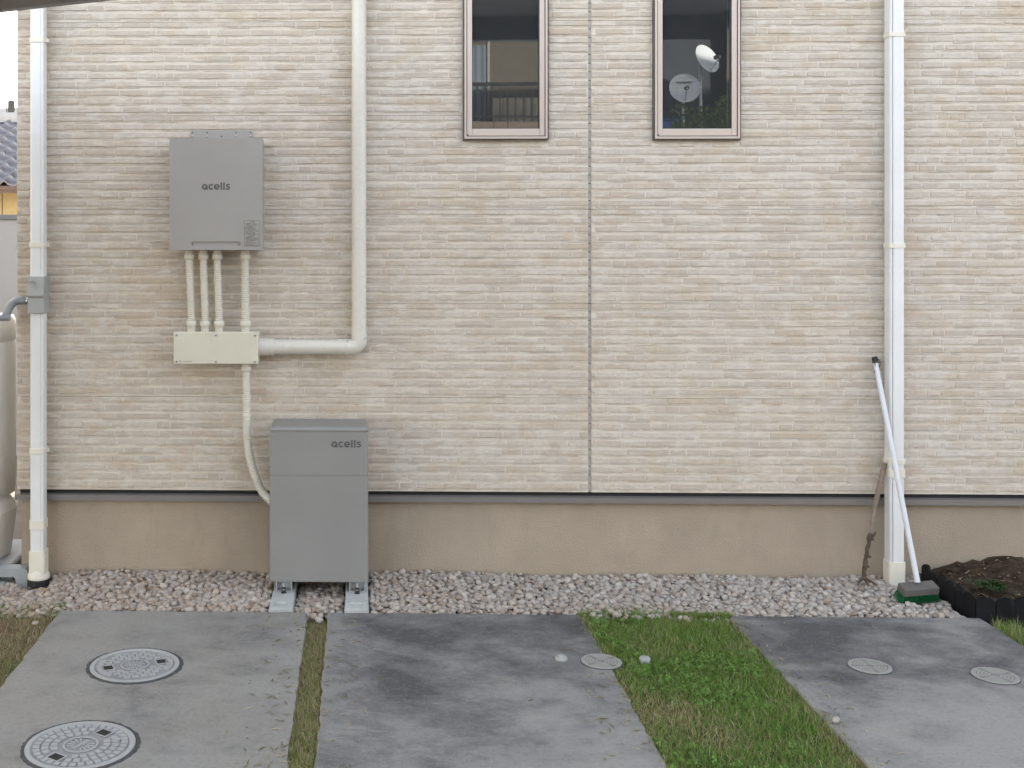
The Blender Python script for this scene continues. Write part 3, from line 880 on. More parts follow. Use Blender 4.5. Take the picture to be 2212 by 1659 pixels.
# warning label
l0, l1 = at(528, 531.5, yu), at(559.5, 476.5, yu)
lb = bx("warning_label", "label_film", fc, l0.x, l1.x, yu - 0.0005, yu + 0.001, l0.z, l1.z)
ink = MB(); yl = yu - 0.0009
lw, lh = l1.x - l0.x, l1.z - l0.z
def hline(u0, u1, v, w): stroke(ink, [(l0.x + lw * u0, l0.z + lh * v), (l0.x + lw * u1, l0.z + lh * v)], w, yl, yl + 0.0003)
def vline(u, v0, v1, w): stroke(ink, [(l0.x + lw * u, l0.z + lh * v0), (l0.x + lw * u, l0.z + lh * v1)], w, yl - 0.0001, yl + 0.0003)
for v in (0.005, 0.455, 0.995): hline(0, 1, v, 0.0014)
for u in (0.008, 0.992): vline(u, 0, 1, 0.0014)
rs = random.Random(8)
for v in [0.90 - 0.045 * i for i in range(10)] + [0.375 - 0.042 * i for i in range(9)]:
    u = 0.06 + (0.05 if rs.random() < 0.5 else 0)
    end = rs.choice([0.92, 0.92, 0.75, 0.85, 0.6])
    while u < end:
        w_ = rs.uniform(0.025, 0.05)
        for dv_ in (-0.011, 0.0, 0.011):
            if rs.random() < 0.72: hline(u, u + w_, v + dv_, 0.0008)
        vline(u + w_ * rs.random(), v - 0.014, v + 0.014, 0.0008)
        u += w_ + 0.013 + (0.05 if rs.random() < 0.06 else 0)
ink.build("print", "label_ink", lb, recalc=False)
def cjk(text, x, z, size):
    fc_ = bpy.data.curves.new("t", 'FONT'); fc_.body = text; fc_.size = size
    to = bpy.data.objects.new("t", fc_); COL.objects.link(to)
    dg = bpy.context.evaluated_depsgraph_get()
    me = bpy.data.meshes.new_from_object(to.evaluated_get(dg))
    bpy.data.objects.remove(to)
    me.transform(Matrix.Translation((x, yl, z)) @ Matrix.Rotation(R(90), 4, 'X'))
    off = wpos(lb); me.transform(Matrix.Translation(-off))
    me.materials.clear(); me.materials.append(M["label_ink"])
    o = bpy.data.objects.new("heading_print", me); COL.objects.link(o); o.parent = lb
cjk("警告", l0.x + lw * 0.50, l0.z + lh * 0.937, 0.0085)
cjk("注意", l0.x + lw * 0.50, l0.z + lh * 0.402, 0.0085)
for v in (0.937, 0.402):
    t_ = MB(); bxx, bz = l0.x + lw * 0.37, l0.z + lh * v
    stroke(t_, [(bxx, bz), (bxx + 0.007, bz), (bxx + 0.0035, bz + 0.0065), (bxx, bz)], 0.0011, yl - 0.0002, yl + 0.0002)
    t_.build("warning_triangle", "label_ink", lb, recalc=False)

# ================================================================== FLEXIBLE CONDUITS
yk = -0.068
names = ["first", "second", "third", "last"]
labs = ["ribbed cream conduit nearest the house corner, outermost of the three set close together",
        "ribbed cream conduit in the middle of the three set close together",
        "ribbed cream conduit of the close-set three, next to the gap",
        "ribbed cream conduit standing apart from the close-set three, above the lower hose"]
def fitting(mb, x, z, y, r0, flip=1):
    # z: free end of the nut; grows upward with flip=1
    prof = [(r0 * 0.62, -0.001), (r0 * 0.86, 0.0), (r0, 0.004), (r0, 0.020), (r0 * 0.9, 0.024), (r0 * 0.80, 0.026), (r0 * 0.80, 0.055)]
    mb.lathe([(r, z_ * flip) for r, z_ in prof], (x, y, z), 20)
for (pt, pb, lab) in ((409, 413.5, labs[0]), (439.3, 443, labs[1]), (469.5, 473.2, labs[2]), (529.5, 530.5, labs[3])):
    a, b = at(pt, 560, yk), at(pb, 693, yk)
    fx = empty("flexible_conduit", (b.x, yk, b.z - 0.02), lab, "conduit", "ribbed conduits between wall unit and junction box")
    pth = bez(a + Vector((0, 0, 0.012)), a - Vector((0, 0, 0.10)), b + Vector((0, 0, 0.10)), b - Vector((0, 0, 0.012)), 12)
    pp, rr = corrugated(pth, 0.0175, 0.0100, 0.0020)
    MB().tube(pp, rr, 20).build("tube", "flex_pvc", fx)
    m = MB(); fitting(m, a.x, a.z, yk, 0.0255, 1); m.build("connector", "flex_pvc", fx)
    m = MB(); fitting(m, b.x, b.z, yk, 0.0255, -1); m.build("connector", "flex_pvc", fx)
yk2 = -0.075
a = at(531.5, 802, yk2)
low = empty("flexible_conduit", (a.x, yk2, a.z), "ribbed cream conduit bending from the junction box down behind the floor cabinet", "conduit")
m = MB(); fitting(m, a.x, a.z, yk2, 0.0245, 1); m.build("connector", "flex_pvc", low)
b1, b2 = at(533, 898, yk2), at(534, 940, yk2)
e1, e2 = at(560, 1050, -0.13), at(596, 1092, -0.17)
path = bez(a + Vector((0, 0, .01)), a - Vector((0, 0, .08)), b1 + Vector((0, 0, .08)), b1, 8)
pp, rr = corrugated(path, 0.0182, 0.0100, 0.0020)
MB().tube(pp, rr, 20).build("tube", "flex_pvc", low)
MB().tube([b1 + Vector((0, 0, .012)), b1 - Vector((0, 0, .004))], 0.0208, 20).build("coupling", "flex_pvc", low)
path = bez(b1, b1 - Vector((0, 0, 0.14)), e1 + Vector((-0.05, 0, 0.12)), e1, 14) + bez(e1, e1 + Vector((0.02, -0.005, -0.045)), e2 + Vector((-0.03, 0, 0.03)), e2, 8)[1:]
pp, rr = corrugated(path, 0.0188, 0.0100, 0.0020)
MB().tube(pp, rr, 20).build("tube", "flex_pvc", low)

# ================================================================== BATTERY CABINET
ybf, ybb = -0.294, -0.055
p0, p1 = at(582, 1254, ybf), at(795.5, 931, ybf)
bt = empty("storage_battery", ((p0.x + p1.x) / 2, -0.17, p0.z), "grey floor-standing battery cabinet on two concrete blocks", "battery")
zs = at(700, 1028, ybf).z
def cab_section(g, yf):
    r = 0.014
    x0, x1 = p0.x + g, p1.x - g
    return arc((x1 - r, yf + g + r), r, -90, 0, 4) + arc((x1 - r, ybb - r), r, 0, 90, 3) + arc((x0 + r, ybb - r), r, 90, 180, 3) + arc((x0 + r, yf + g + r), r, 180, 270, 4)
MB().prism(cab_section(0.0, ybf), 'z', p0.z, zs - 0.004).build("lower_panel", "battery_paint", bt, 0.0018)
MB().prism(cab_section(0.003, ybf), 'z', zs - 0.004, zs + 0.004).build("seam", "battery_paint", bt)
up = MB().prism(cab_section(0.0, ybf), 'z', zs + 0.004, p1.z - 0.004).build("upper_panel", "battery_paint", bt, 0.0018)
MB().prism(cab_section(0.0025, ybf), 'z', p1.z - 0.004, p1.z - 0.001).build("seam", "battery_paint", bt)
x0, x1 = p0.x - 0.001, p1.x + 0.001
tm = MB()
zt2 = p1.z + 0.004
sec = cab_section(-0.002, ybf)
ccx, ccy = (p0.x + p1.x) / 2, (ybf + ybb) / 2
vs_ = [(x, y, p1.z - 0.001) for x, y in sec] + [(x, y, zt2) for x, y in sec] + [(ccx + (x - ccx) * 0.955, ccy + (y - ccy) * 0.93 + 0.004, zt2 + 0.012) for x, y in sec]
n = len(sec)
fs = [(i, (i + 1) % n, n + (i + 1) % n, n + i) for i in range(n)] + [(n + i, n + (i + 1) % n, 2 * n + (i + 1) % n, 2 * n + i) for i in range(n)]
fs += [tuple(range(n - 1, -1, -1)), tuple(range(2 * n, 3 * n))]
tm.add(vs_, fs)
tm.build("lid", "battery_paint", bt, 0.0015)
screw(bt, p0.x + 0.006, ybf - 0.001, p1.z - 0.012, 0.003); screw(bt, p1.x - 0.006, ybf - 0.001, p1.z - 0.012, 0.003)
q = at(715.5, 966.5, ybf)
logo(q.x, q.z, 13.4 * (CAM_D + ybf) / FPX, ybf - 0.0002, up)
bx("base_plate", "battery_paint", bt, p0.x - 0.002, p1.x + 0.002, ybf - 0.002, ybb, p0.z - 0.004, p0.z - 0.0004)

# blocks, channels, anchors
ZBLK = 0.024
def base_block(pc, label):
    cx = pc
    t = empty("foundation_block", (cx, -0.28, -0.05), label, "block", "concrete blocks under the battery cabinet")
    yf0, yb0 = -0.492, -0.04
    wt, wb = 0.049, 0.066
    m = MB()
    # tapered block with a moulded pocket in its sloping front
    def row(y, z, w): return [(cx - w, y, z), (cx + w, y, z)]
    prof = [(yb0, ZBLK), (-0.31, ZBLK), (-0.425, ZBLK - 0.003), (-0.426, ZBLK - 0.013), (-0.450, ZBLK - 0.013), (-0.452, ZBLK - 0.006), (yf0, ZBLK - 0.014)]
    m.add([(cx - wt, yb0, ZBLK), (cx + wt, yb0, ZBLK), (cx + wt, -0.31, ZBLK), (cx - wt, -0.31, ZBLK),
           (cx + wt, -0.425, ZBLK - 0.002), (cx - wt, -0.425, ZBLK - 0.002), (cx + wt + .003, yf0, ZBLK - 0.012), (cx - wt - .003, yf0, ZBLK - 0.012),
           (cx - wb, yb0, -0.09), (cx + wb, yb0, -0.09), (cx + wb, yf0 - 0.002, -0.09), (cx - wb, yf0 - 0.002, -0.09),
           (cx - 0.028, -0.428, ZBLK - 0.0027), (cx + 0.028, -0.428, ZBLK - 0.0027), (cx + 0.028, -0.458, ZBLK - 0.0072), (cx - 0.028, -0.458, ZBLK - 0.0072),
           (cx - 0.024, -0.432, ZBLK - 0.018), (cx + 0.024, -0.432, ZBLK - 0.018), (cx + 0.024, -0.452, ZBLK - 0.018), (cx - 0.024, -0.452, ZBLK - 0.018)],
          [(0, 1, 2, 3), (3, 2, 4, 5), (5, 4, 13, 12), (4, 6, 14, 13), (6, 7, 15, 14), (7, 5, 12, 15), (12, 13, 17, 16), (13, 14, 18, 17), (14, 15, 19, 18), (15, 12, 16, 19), (16, 17, 18, 19),
           (7, 6, 10, 11), (1, 0, 8, 9), (1, 9, 10, 6, 4, 2), (0, 3, 5, 7, 11, 8), (8, 11, 10, 9)])
    m.build("block", "block_concrete", t, 0.004, 2)
    return t
b1x = (at(583, 1300, -0.44).x + at(632, 1300, -0.44).x) / 2
b2x = (at(746, 1300, -0.44).x + at(795, 1300, -0.44).x) / 2
blk1 = base_block(b1x, "concrete block carrying the battery cabinet on the manhole side")
blk2 = base_block(b2x, "concrete block carrying the battery cabinet on the window side")
def channel(cx):
    w, tk = 0.036, 0.004
    zt_ = p0.z - 0.0045; zb_ = ZBLK + 0.0005
    m = MB()
    m.prism([(cx - w, zb_), (cx + w, zb_), (cx + w, zt_), (cx + w - tk, zt_), (cx + w - tk, zb_ + tk), (cx - w + tk, zb_ + tk), (cx - w + tk, zt_), (cx - w, zt_)], 'y', ybf + 0.004, ybb - 0.01)
    m.box(cx - w + tk, cx + w - tk, ybf + 0.05, ybf + 0.054, zb_ + tk, zt_)
    ch = m.build("channel_rail", "galvanised", bt, 0.0008)
    a = MB(); ya = ybf - 0.014
    a.tube([(cx, ya, ZBLK - 0.004), (cx, ya, ZBLK + 0.046)], 0.0055, 12)
    an = a.build("anchor_bolt", "galvanised", bt)
    g = MB(); g.lathe([(0.012, 0.0), (0.012, 0.003)], (cx, ya, ZBLK), 16); g.lathe([(0.0098, 0.003), (0.0098, 0.014)], (cx, ya, ZBLK), 6, smooth=False); g.lathe([(0.0098, 0.019), (0.0098, 0.028)], (cx, ya, ZBLK), 6, smooth=False)
    g.build("nut", "rubber_black", an)
channel(b1x + 0.002); channel(b2x + 0.002)

# ================================================================== PUSH BROOM
br_b = gnd(1984, 1296)                       # bristles on the gravel
hd = empty("push_broom", (br_b.x, br_b.y, 0.0), "push broom with white handle and green bristles leaning on the downpipe", "broom")
top = at(1889, 771, -0.030)
hb = at(1982, 1258, -0.315)
yb_ = hb.y
MB().tube([hb, top.lerp(hb, 0.02)], [0.0122, 0.0118], 18).build("handle", "handle_white", hd)
gdir = (top - hb).normalized()
MB().tube([top - gdir * 0.030, top - gdir * 0.002, top], [0.0138, 0.0138, 0.011], 18).build("end_cap", "rubber_black", hd)
lp = [top + Vector((-0.004, -0.014, -0.006)), top + Vector((0.016, -0.020, -0.012)), top + Vector((0.018, -0.020, -0.035)), top + Vector((0.002, -0.022, -0.065)), top + Vector((-0.012, -0.016, -0.072)), top + Vector((0.0, -0.022, -0.055)), top + Vector((-0.006, -0.018, -0.030)), top + Vector((-0.012, -0.015, -0.010))]
MB().tube(lp, 0.0022, 8).build("hanging_loop", "rubber_black", hd)
# head: tilted slab
hm = MB()
L2, Wd, Th = 0.082, 0.030, 0.034
c0 = hb + Vector((0.004, -0.004, -0.012))
ax = Vector((0.985, 0.10, 0.05)).normalized(); az = Vector((0.12, -0.30, 0.95)); az = (az - ax * az.dot(ax)).normalized(); ay = az.cross(ax)
sec = rrect(-L2, L2, -Wd, Wd, 0.006, 3)
vs_ = [c0 + ax * u + ay * v for u, v in sec] + [c0 + ax * u * 1.02 + ay * v * 1.05 - az * Th for u, v in sec]
n = len(sec)
hm.add(vs_, [(i, (i + 1) % n, n + (i + 1) % n, n + i) for i in range(n)] + [tuple(range(n)), tuple(range(2 * n - 1, n - 1, -1))])
hm.build("head", "head_grey", hd, 0.003)
bm_ = MB(); rs = random.Random(3)
for i in range(19):
    for j in range(6):
        u = -L2 * 0.95 + 2 * L2 * 0.95 * i / 18; v = -Wd * 0.85 + 2 * Wd * 0.85 * j / 5
        root = c0 + ax * u + ay * v - az * (Th - 0.002)
        for k in range(5):
            rr = root + ax * rs.uniform(-.003, .003) + ay * rs.uniform(-.003, .003)
            tip = rr - az * (0.040 + rs.uniform(-.004, .004)) + ax * (u * 0.16 + rs.uniform(-.006, .006)) + ay * (v * 0.18 + rs.uniform(-.005, .005))
            s_ = 0.0016
            bm_.add([rr + ax * s_, rr - ax * s_ * .5 + ay * s_ * .9, rr - ax * s_ * .5 - ay * s_ * .9, tip + ax * s_, tip - ax * s_ * .5 + ay * s_ * .9, tip - ax * s_ * .5 - ay * s_ * .9],
                    [(0, 1, 4, 3), (1, 2, 5, 4), (2, 0, 3, 5), (3, 4, 5)])
bo_ = bm_.build("bristles", "bristle_green", hd, recalc=False)

# ================================================================== WEATHERED HAND TOOL
t0, t1, t2, t3 = at(1911, 1000, -0.052), at(1890, 1093, -0.075), at(1881, 1152, -0.10), at(1866, 1250, -0.13)
tl = empty("weeding_tool", t3, "old weathered stick tool with rusty shank leaning beside the downpipe", "tool")
MB().tube([t0, t0.lerp(t1, .5), t1], [0.011, 0.012, 0.0105], 12).build("handle", "wood_weathered", tl)
MB().tube([t1.lerp(t0, .1), t1.lerp(t2, .5), t2.lerp(t3, .05)], [0.0085, 0.0075, 0.007], 10).build("stick", "wood_weathered", tl)
rs = random.Random(9); pts, rad = [], []
for i in range(15):
    f = i / 14; p = t2.lerp(t3, f) + Vector((rs.uniform(-.003, .003) - 0.004 * math.sin(f * 3), 0, 0)); pts.append(p); rad.append(0.0075 + 0.004 * rs.random())
MB().tube(pts, rad, 9).build("shank", "rust", tl)
for f, s in ((0.12, 0.016), (0.50, 0.014), (0.72, 0.012)):
    p = t2.lerp(t3, f); MB().tube([p + Vector((-s, -.004, .004)), p + Vector((s, -.004, -.003))], [0.006, 0.0055], 8).build("knot", "rust", tl)
p = t2.lerp(t3, 0.02); MB().tube([t2.lerp(t3, 0.18), p + Vector((0.018, -.004, 0.004)), p + Vector((0.022, -.004, 0.012))], [0.006, 0.005, 0.004], 8).build("fork_stub", "rust", tl)
for dx, dy in ((-0.045, -0.04), (0.038, -0.045), (-0.005, -0.06)):
    MB().tube(bez(t3 + Vector((0, 0, 0.02)), t3 + Vector((0, 0, -0.005)), t3 + Vector((dx * .6, dy * .5, 0.002)), t3 + Vector((dx, dy, -0.016)), 8), [0.007, 0.0068, 0.0065, 0.006, 0.006, 0.0055, 0.005, 0.0045, 0.003], 8).build("tine", "rust", tl)

# ================================================================== SOIL BED WITH EDGING
edge = [(2.665, -0.03), (2.665, -0.46)] + [(2.735 - 0.07 * math.cos(R(a)), -0.46 - 0.07 * math.sin(R(a))) for a in (30, 60, 90)] + [(5.2, -0.545)]
ed = empty("garden_edging", (2.70, -0.5, 0.0), "black scalloped plastic garden edging around the soil bed", "edging")
Ltot = 0; seg = []
for a, b in zip(edge, edge[1:]):
    d = math.dist(a, b); seg.append((Ltot, Ltot + d, a, b)); Ltot += d
def along(s):
    for l0_, l1_, a, b in seg:
        if s <= l1_ or l1_ == Ltot:
            f = (s - l0_) / (l1_ - l0_); return Vector((a[0] + (b[0] - a[0]) * f, a[1] + (b[1] - a[1]) * f, 0))
s = 0.0; pw = 0.078; k = 0; rs = random.Random(2)
while s < Ltot - pw:
    a, b = along(s + 0.001), along(s + pw - 0.001)
    d = (b - a).normalized(); q = Vector((-d.y, d.x, 0)); wv = (b - a).length
    if q.y > 0: q = -q
    hgt = 0.074 + rs.uniform(-.008, .008); tilt = rs.uniform(-.02, .03)
    top_ = [(0, hgt)] + [(wv / 2 - wv / 2 * math.cos(R(t)), hgt + 0.024 * math.sin(R(t))) for t in (20, 45, 70, 90, 110, 135, 160)] + [(wv, hgt)]
    poly = [(0, -0.06)] + top_ + [(wv, -0.06)]
    def P(u, z, o_): return a + d * u + q * (o_ + tilt * max(0, z) + 0.006 * math.sin(math.pi * min(1, max(0, u / wv)))) + Vector((0, 0, z))
    n = len(poly)
    vs_ = [P(u, z, 0.004) for u, z in poly] + [P(u, z, -0.004) for u, z in poly]
    m = MB().add(vs_, [tuple(range(n)), tuple(range(2 * n - 1, n - 1, -1))] + [(i, (i + 1) % n, n + (i + 1) % n, n + i) for i in range(n)])
    m.build("edging_piece", "edging_black", ed)
    s += pw; k += 1
# soil mound
nx, ny = 70, 26
xs = np.linspace(2.678, 5.2, nx); ys = np.linspace(-0.532, 0.028, ny)
rs2 = np.random.default_rng(4)
vv = []
for y in ys:
    for x in xs:
        ex = min(1, max(0, (x - 2.678) / 0.42)); ey = min(1, max(0, (y + 0.532) / 0.30))
        hgt = 0.042 + 0.072 * (ex ** 0.9) * (0.25 + 0.75 * ey) + rs2.normal(0, 0.007) + 0.012 * math.sin(x * 9) * math.cos(y * 11)
        xx, yy = x, y
        if x < 2.735 and y < -0.47:
            dd = math.hypot(x - 2.735, y + 0.47)
            if dd > 0.057: xx = 2.735 + (x - 2.735) * 0.057 / dd; yy = -0.47 + (y + 0.47) * 0.057 / dd
        vv.append((xx, yy, hgt))
ff = [(j * nx + i, j * nx + i + 1, (j + 1) * nx + i + 1, (j + 1) * nx + i) for j in range(ny - 1) for i in range(nx - 1)]
so = MB().add(vv, ff, False).build("soil_bed", "soil", None)
tag(so, "dark heaped soil inside the black scalloped edging", None, None, "structure")

# ================================================================== PEBBLES
def ico(sub):
    bm = bmesh.new(); bmesh.ops.create_icosphere(bm, subdivisions=sub, radius=1.0)
    v = np.array([p.co[:] for p in bm.verts]); f = np.array([[q.index for q in p.verts] for p in bm.faces]); bm.free(); return v, f
IV, IF = ico(2)
protos = []
for i in range(14):
    rs = np.random.default_rng(100 + i)
    d = IV.copy()
    for _ in range(5):
        ax_ = rs.normal(size=3); ax_ /= np.linalg.norm(ax_)
        d *= (1 + 0.16 * rs.normal() * np.tanh(2.5 * (IV @ ax_)))[:, None]
    d *= np.array([1.0, rs.uniform(0.68, 0.92), rs.uniform(0.52, 0.75)])
    protos.append(d)
pal = np.array([(0.37, 0.30, 0.255), (0.44, 0.385, 0.345), (0.49, 0.445, 0.41), (0.42, 0.385, 0.365), (0.53, 0.49, 0.46), (0.47, 0.40, 0.35), (0.45, 0.405, 0.38), (0.50, 0.455, 0.42)])
def pebble_list():
    out = []
    rects = [(b1x - 0.066, b1x + 0.066, -0.52, 0.0), (b2x - 0.066, b2x + 0.066, -0.52, 0.0)]
    def ok(x, y):
        if y < YF + 0.012 and not (S2[1] < x < S3[0] or x < S1[0]): return False
        if any(r0 < x < r1 and r2 < y < r3 for r0, r1, r2, r3 in rects): return False
        if abs(x - cl.x) < 0.058 and -0.12 < y: return False
        if abs(x - cr.x) < 0.045 and -0.10 < y < 0.0: return False
        if x > 2.64: return False
        return True
    g = 0.0185
    for layer in range(2):
        y = -0.52
        while y < 0.020:
            x = -2.45
            while x < 2.64:
                px, py = x + RNG.uniform(-.5, .5) * g * 1.2, y + RNG.uniform(-.5, .5) * g * 1.2
                x += g if layer == 0 else g * 1.55
                if not ok(px, py) or py > 0.018: continue
                rise = 0.018 * min(1, max(0, (py + 0.5) / 0.5)) + 0.012 * math.sin(px * 4.1) * math.cos(py * 7 + px)
                if -0.31 < px < -0.04: rise -= 0.018
                rise -= 0.052 * min(1, max(0, (-1.38 - px) / 0.2)) * min(1, max(0, (py + 0.42) / 0.3))
                r = RNG.uniform(0.0095, 0.0205) * (1.08 if px < 0 else 0.97)
                z = -0.016 + rise + layer * 0.013 + RNG.uniform(-.005, .005)
                if py < YF + 0.03: z -= 0.006
                out.append((px, py, z, r))
            y += g * 0.9 if layer == 0 else g * 1.5
    return out
PL = pebble_list()
def rotm(rs):
    a, b, c = rs.uniform(0, 2 * math.pi), rs.normal(0, 0.35), rs.normal(0, 0.35)
    return np.array((Matrix.Rotation(a, 3, 'Z') @ Matrix.Rotation(b, 3, 'X') @ Matrix.Rotation(c, 3, 'Y')))
cand = [i for i, p in enumerate(PL) if -1.62 < p[0] < 2.6 and p[1] > -0.49 and p[2] > -0.004]
cand.sort(key=lambda i: -PL[i][3])
big = set(cand[:300])
pm = []
for d in protos:
    me = bpy.data.meshes.new("pebble"); me.from_pydata(d.tolist(), [], IF.tolist())
    me.polygons.foreach_set("use_smooth", [True] * len(IF)); me.materials.append(M["pebble_single"]); pm.append(me)
vs_l, cs_l, n_ = [], [], 0
for i, (x, y, z, r) in enumerate(PL):
    k = int(RNG.integers(len(protos)))
    if i in big:
        o = bpy.data.objects.new("pebble", pm[k]); COL.objects.link(o); o.parent = gb
        o.location = (x, y, z); o.scale = (r, r, r)
        o.rotation_euler = (RNG.normal(0, .3), RNG.normal(0, .3), RNG.uniform(0, 6.28))
        continue
    vs_l.append((protos[k] * r) @ rotm(RNG).T + np.array((x, y, z)))
    warm = 0.5 + 0.5 * math.tanh(-(x - 0.2) * 1.2)
    c = pal[int(RNG.integers(len(pal)))] * RNG.uniform(0.80, 1.06)
    c = c * (np.array((1.02, 0.97, 0.91)) * warm + np.array((1.0, 1.0, 0.99)) * (1 - warm))
    cs_l.append(np.repeat(c[None], len(IV), 0)); n_ += 1
V = np.concatenate(vs_l); F = (IF[None] + (np.arange(n_) * len(IV))[:, None, None]).reshape(-1, 3)
go = np_mesh("gravel", V, F, "pebble_heap", True, np.concatenate(cs_l))
go.parent = gb; go["kind"] = "stuff"

# loose stones
def stone(px, py, r, label, mat_k, dz=0.6, z=0.0):
    p = gnd(px, py, z)
    me = pm[mat_k].copy(); me.materials.clear(); me.materials.append(M["stone_pale"])
    o = bpy.data.objects.new("stone", me); COL.objects.link(o)
    o.location = (p.x, p.y, z + r * dz); o.scale = (r, r, r * 1.1); o.rotation_euler = (0.1, 0.1, 1.0 + mat_k)
    return tag(o, label, "stone")
stone(1802, 1561, 0.017, "single pale pebble lying on the slab edge beside the grass strip", 3)
stone(692, 1345, 0.020, "grey pebble dropped at the top of the narrow grassy joint", 5, 0.5, -0.02)
stone(77, 1350, 0.014, "small tan pebble lying in the dry grass beside the manhole slab", 6, 0.6, 0.0)

# ================================================================== COVERS
def disc_cut(mb, poly, z0, z1):
    n = len(poly)
    mb.add([(x, y, z1) for x, y in poly] + [(x, y, z0) for x, y in poly], [tuple(range(n))] + [(i, n + i, n + (i + 1) % n, (i + 1) % n) for i in range(n)])
def manhole(c, r, ang, style, label):
    t = empty("manhole_cover", (c.x, c.y, 0.0), label, "manhole cover", "large cast manhole covers in the slab")
    rs = random.Random(style)
    n = 96
    g = MB()   # ragged mortar ring round the frame
    inn = [(c.x + (r + 0.001) * math.cos(2 * math.pi * i / n), c.y + (r + 0.001) * math.sin(2 * math.pi * i / n)) for i in range(n)]
    out = [(c.x + (r + 0.012 + rs.uniform(0, .007)) * math.cos(2 * math.pi * i / n), c.y + (r + 0.012 + rs.uniform(0, .007)) * math.sin(2 * math.pi * i / n)) for i in range(n)]
    g.add([(x, y, 0.0025) for x, y in inn] + [(x, y, 0.0012) for x, y in out] + [(x, y, -0.01) for x, y in out], [(i, (i + 1) % n, n + (i + 1) % n, n + i) for i in range(n)] + [(n + i, n + (i + 1) % n, 2 * n + (i + 1) % n, 2 * n + i) for i in range(n)])
    g.build("mortar_ring", "joint_dark", t)
    def pt(rr, a): return (c.x + rr * math.cos(R(a + ang)), c.y + rr * math.sin(R(a + ang)))
    def loc(u, v): ca, sa = math.cos(R(ang)), math.sin(R(ang)); return (c.x + u * ca - v * sa, c.y + u * sa + v * ca)
    MB().lathe([(r, -0.01), (r, 0.0045), (r - 0.003, 0.006), (r * 0.915, 0.006), (r * 0.89, 0.0010)], (c.x, c.y, 0), 72, smooth=False).build("rim", "iron_cover", t)
    lid = MB().lathe([(r * 0.892, -0.008), (r * 0.892, 0.0016), (0.0005, 0.0016)], (c.x, c.y, 0), 72, smooth=False, caps=False).build("lid", "iron_groove", t)
    zt_ = 0.0058
    rel = MB()
    slots = [(-0.60 * r, 0.0), (0.60 * r, 0.0)]
    sw_, sh_ = 0.085 * r * 1.25, 0.10 * r * 1.3
    def blocked(u, v, m):
        if math.hypot(u, v) < 0.335 * r + m: return True
        return any(abs(u - a) < sw_ + m + 0.004 and abs(v - b) < sh_ + m + 0.004 for a, b in slots)
    if style == 1:
        # radial teeth at both ends, straight blocks across the middle
        for a in list(range(-38, 39, 7)) + list(range(142, 219, 7)):
            poly = [pt(0.70 * r, a), pt(0.855 * r, a), pt(0.855 * r, a + 4.6), pt(0.70 * r, a + 4.6)]; disc_cut(rel, poly, 0.001, zt_)
        nb = 0
        cu, cv2 = 0.150 * r, 0.105 * r
        for i in range(-4, 5):
            for j in range(-9, 10):
                u, v = i * cu * 1.22 + (0.6 * cu if j % 2 else 0), j * cv2 * 1.30
                if math.hypot(abs(u) + cu / 2, abs(v) + cv2 / 2) > 0.86 * r: continue
                if math.hypot(u, v) > 0.66 * r and abs(math.degrees(math.atan2(v, abs(u)))) < 44: continue
                if blocked(u, v, 0.42 * cu): continue
                disc_cut(rel, [loc(u - cu / 2, v - cv2 / 2), loc(u + cu / 2, v - cv2 / 2), loc(u + cu / 2, v + cv2 / 2), loc(u - cu / 2, v + cv2 / 2)], 0.001, zt_)
    else:
        for (ra, rb, na) in ((0.74, 0.855, 34), (0.58, 0.70, 26), (0.42, 0.54, 20)):
            for k in range(na):
                a = 360 / na * (k + (0.5 if ra < 0.6 else 0)); da = 360 / na * 0.72
                u, v = (ra + rb) / 2 * r * math.cos(R(a + da / 2)), (ra + rb) / 2 * r * math.sin(R(a + da / 2))
                if any(abs(u - p) < sw_ + 0.012 and abs(v - q_) < sh_ + 0.012 for p, q_ in slots): continue
                disc_cut(rel, [pt(ra * r, a), pt(rb * r, a), pt(rb * r, a + da / 2), pt(rb * r, a + da), pt(ra * r, a + da), pt(ra * r, a + da / 2)], 0.001, zt_)
        p_ = [loc(0.50 * r + u, -0.42 * r + v) for u, v in ((-.09 * r, -.05 * r), (.09 * r, -.05 * r), (.09 * r, .05 * r), (-.09 * r, .05 * r))]
        disc_cut(rel, p_, 0.003, zt_ + 0.001)
    rel.build("tread_blocks", "iron_cover", lid)
    em = MB().lathe([(0.325 * r, 0.003), (0.325 * r, zt_), (0.285 * r, zt_), (0.285 * r, 0.0035)], (c.x, c.y, 0), 40, smooth=False, caps=False)
    for k in range(16):
        a = k * 22.5
        if abs(((a + 90) % 180) - 90) < 30: continue
        disc_cut(em, [pt(0.12 * r, a - 5), pt(0.265 * r, a - 4), pt(0.265 * r, a + 4), pt(0.12 * r, a + 5)], 0.001, zt_ - 0.001)
    for k in range(7):
        u = (-0.19 + 0.06 * k) * r; hh = rs.uniform(0.03, 0.06) * r
        disc_cut(em, [loc(u, -hh), loc(u + 0.035 * r, -hh), loc(u + 0.035 * r, hh), loc(u, hh)], 0.001, zt_ - 0.001)
    em.build("emblem", "iron_cover", lid)
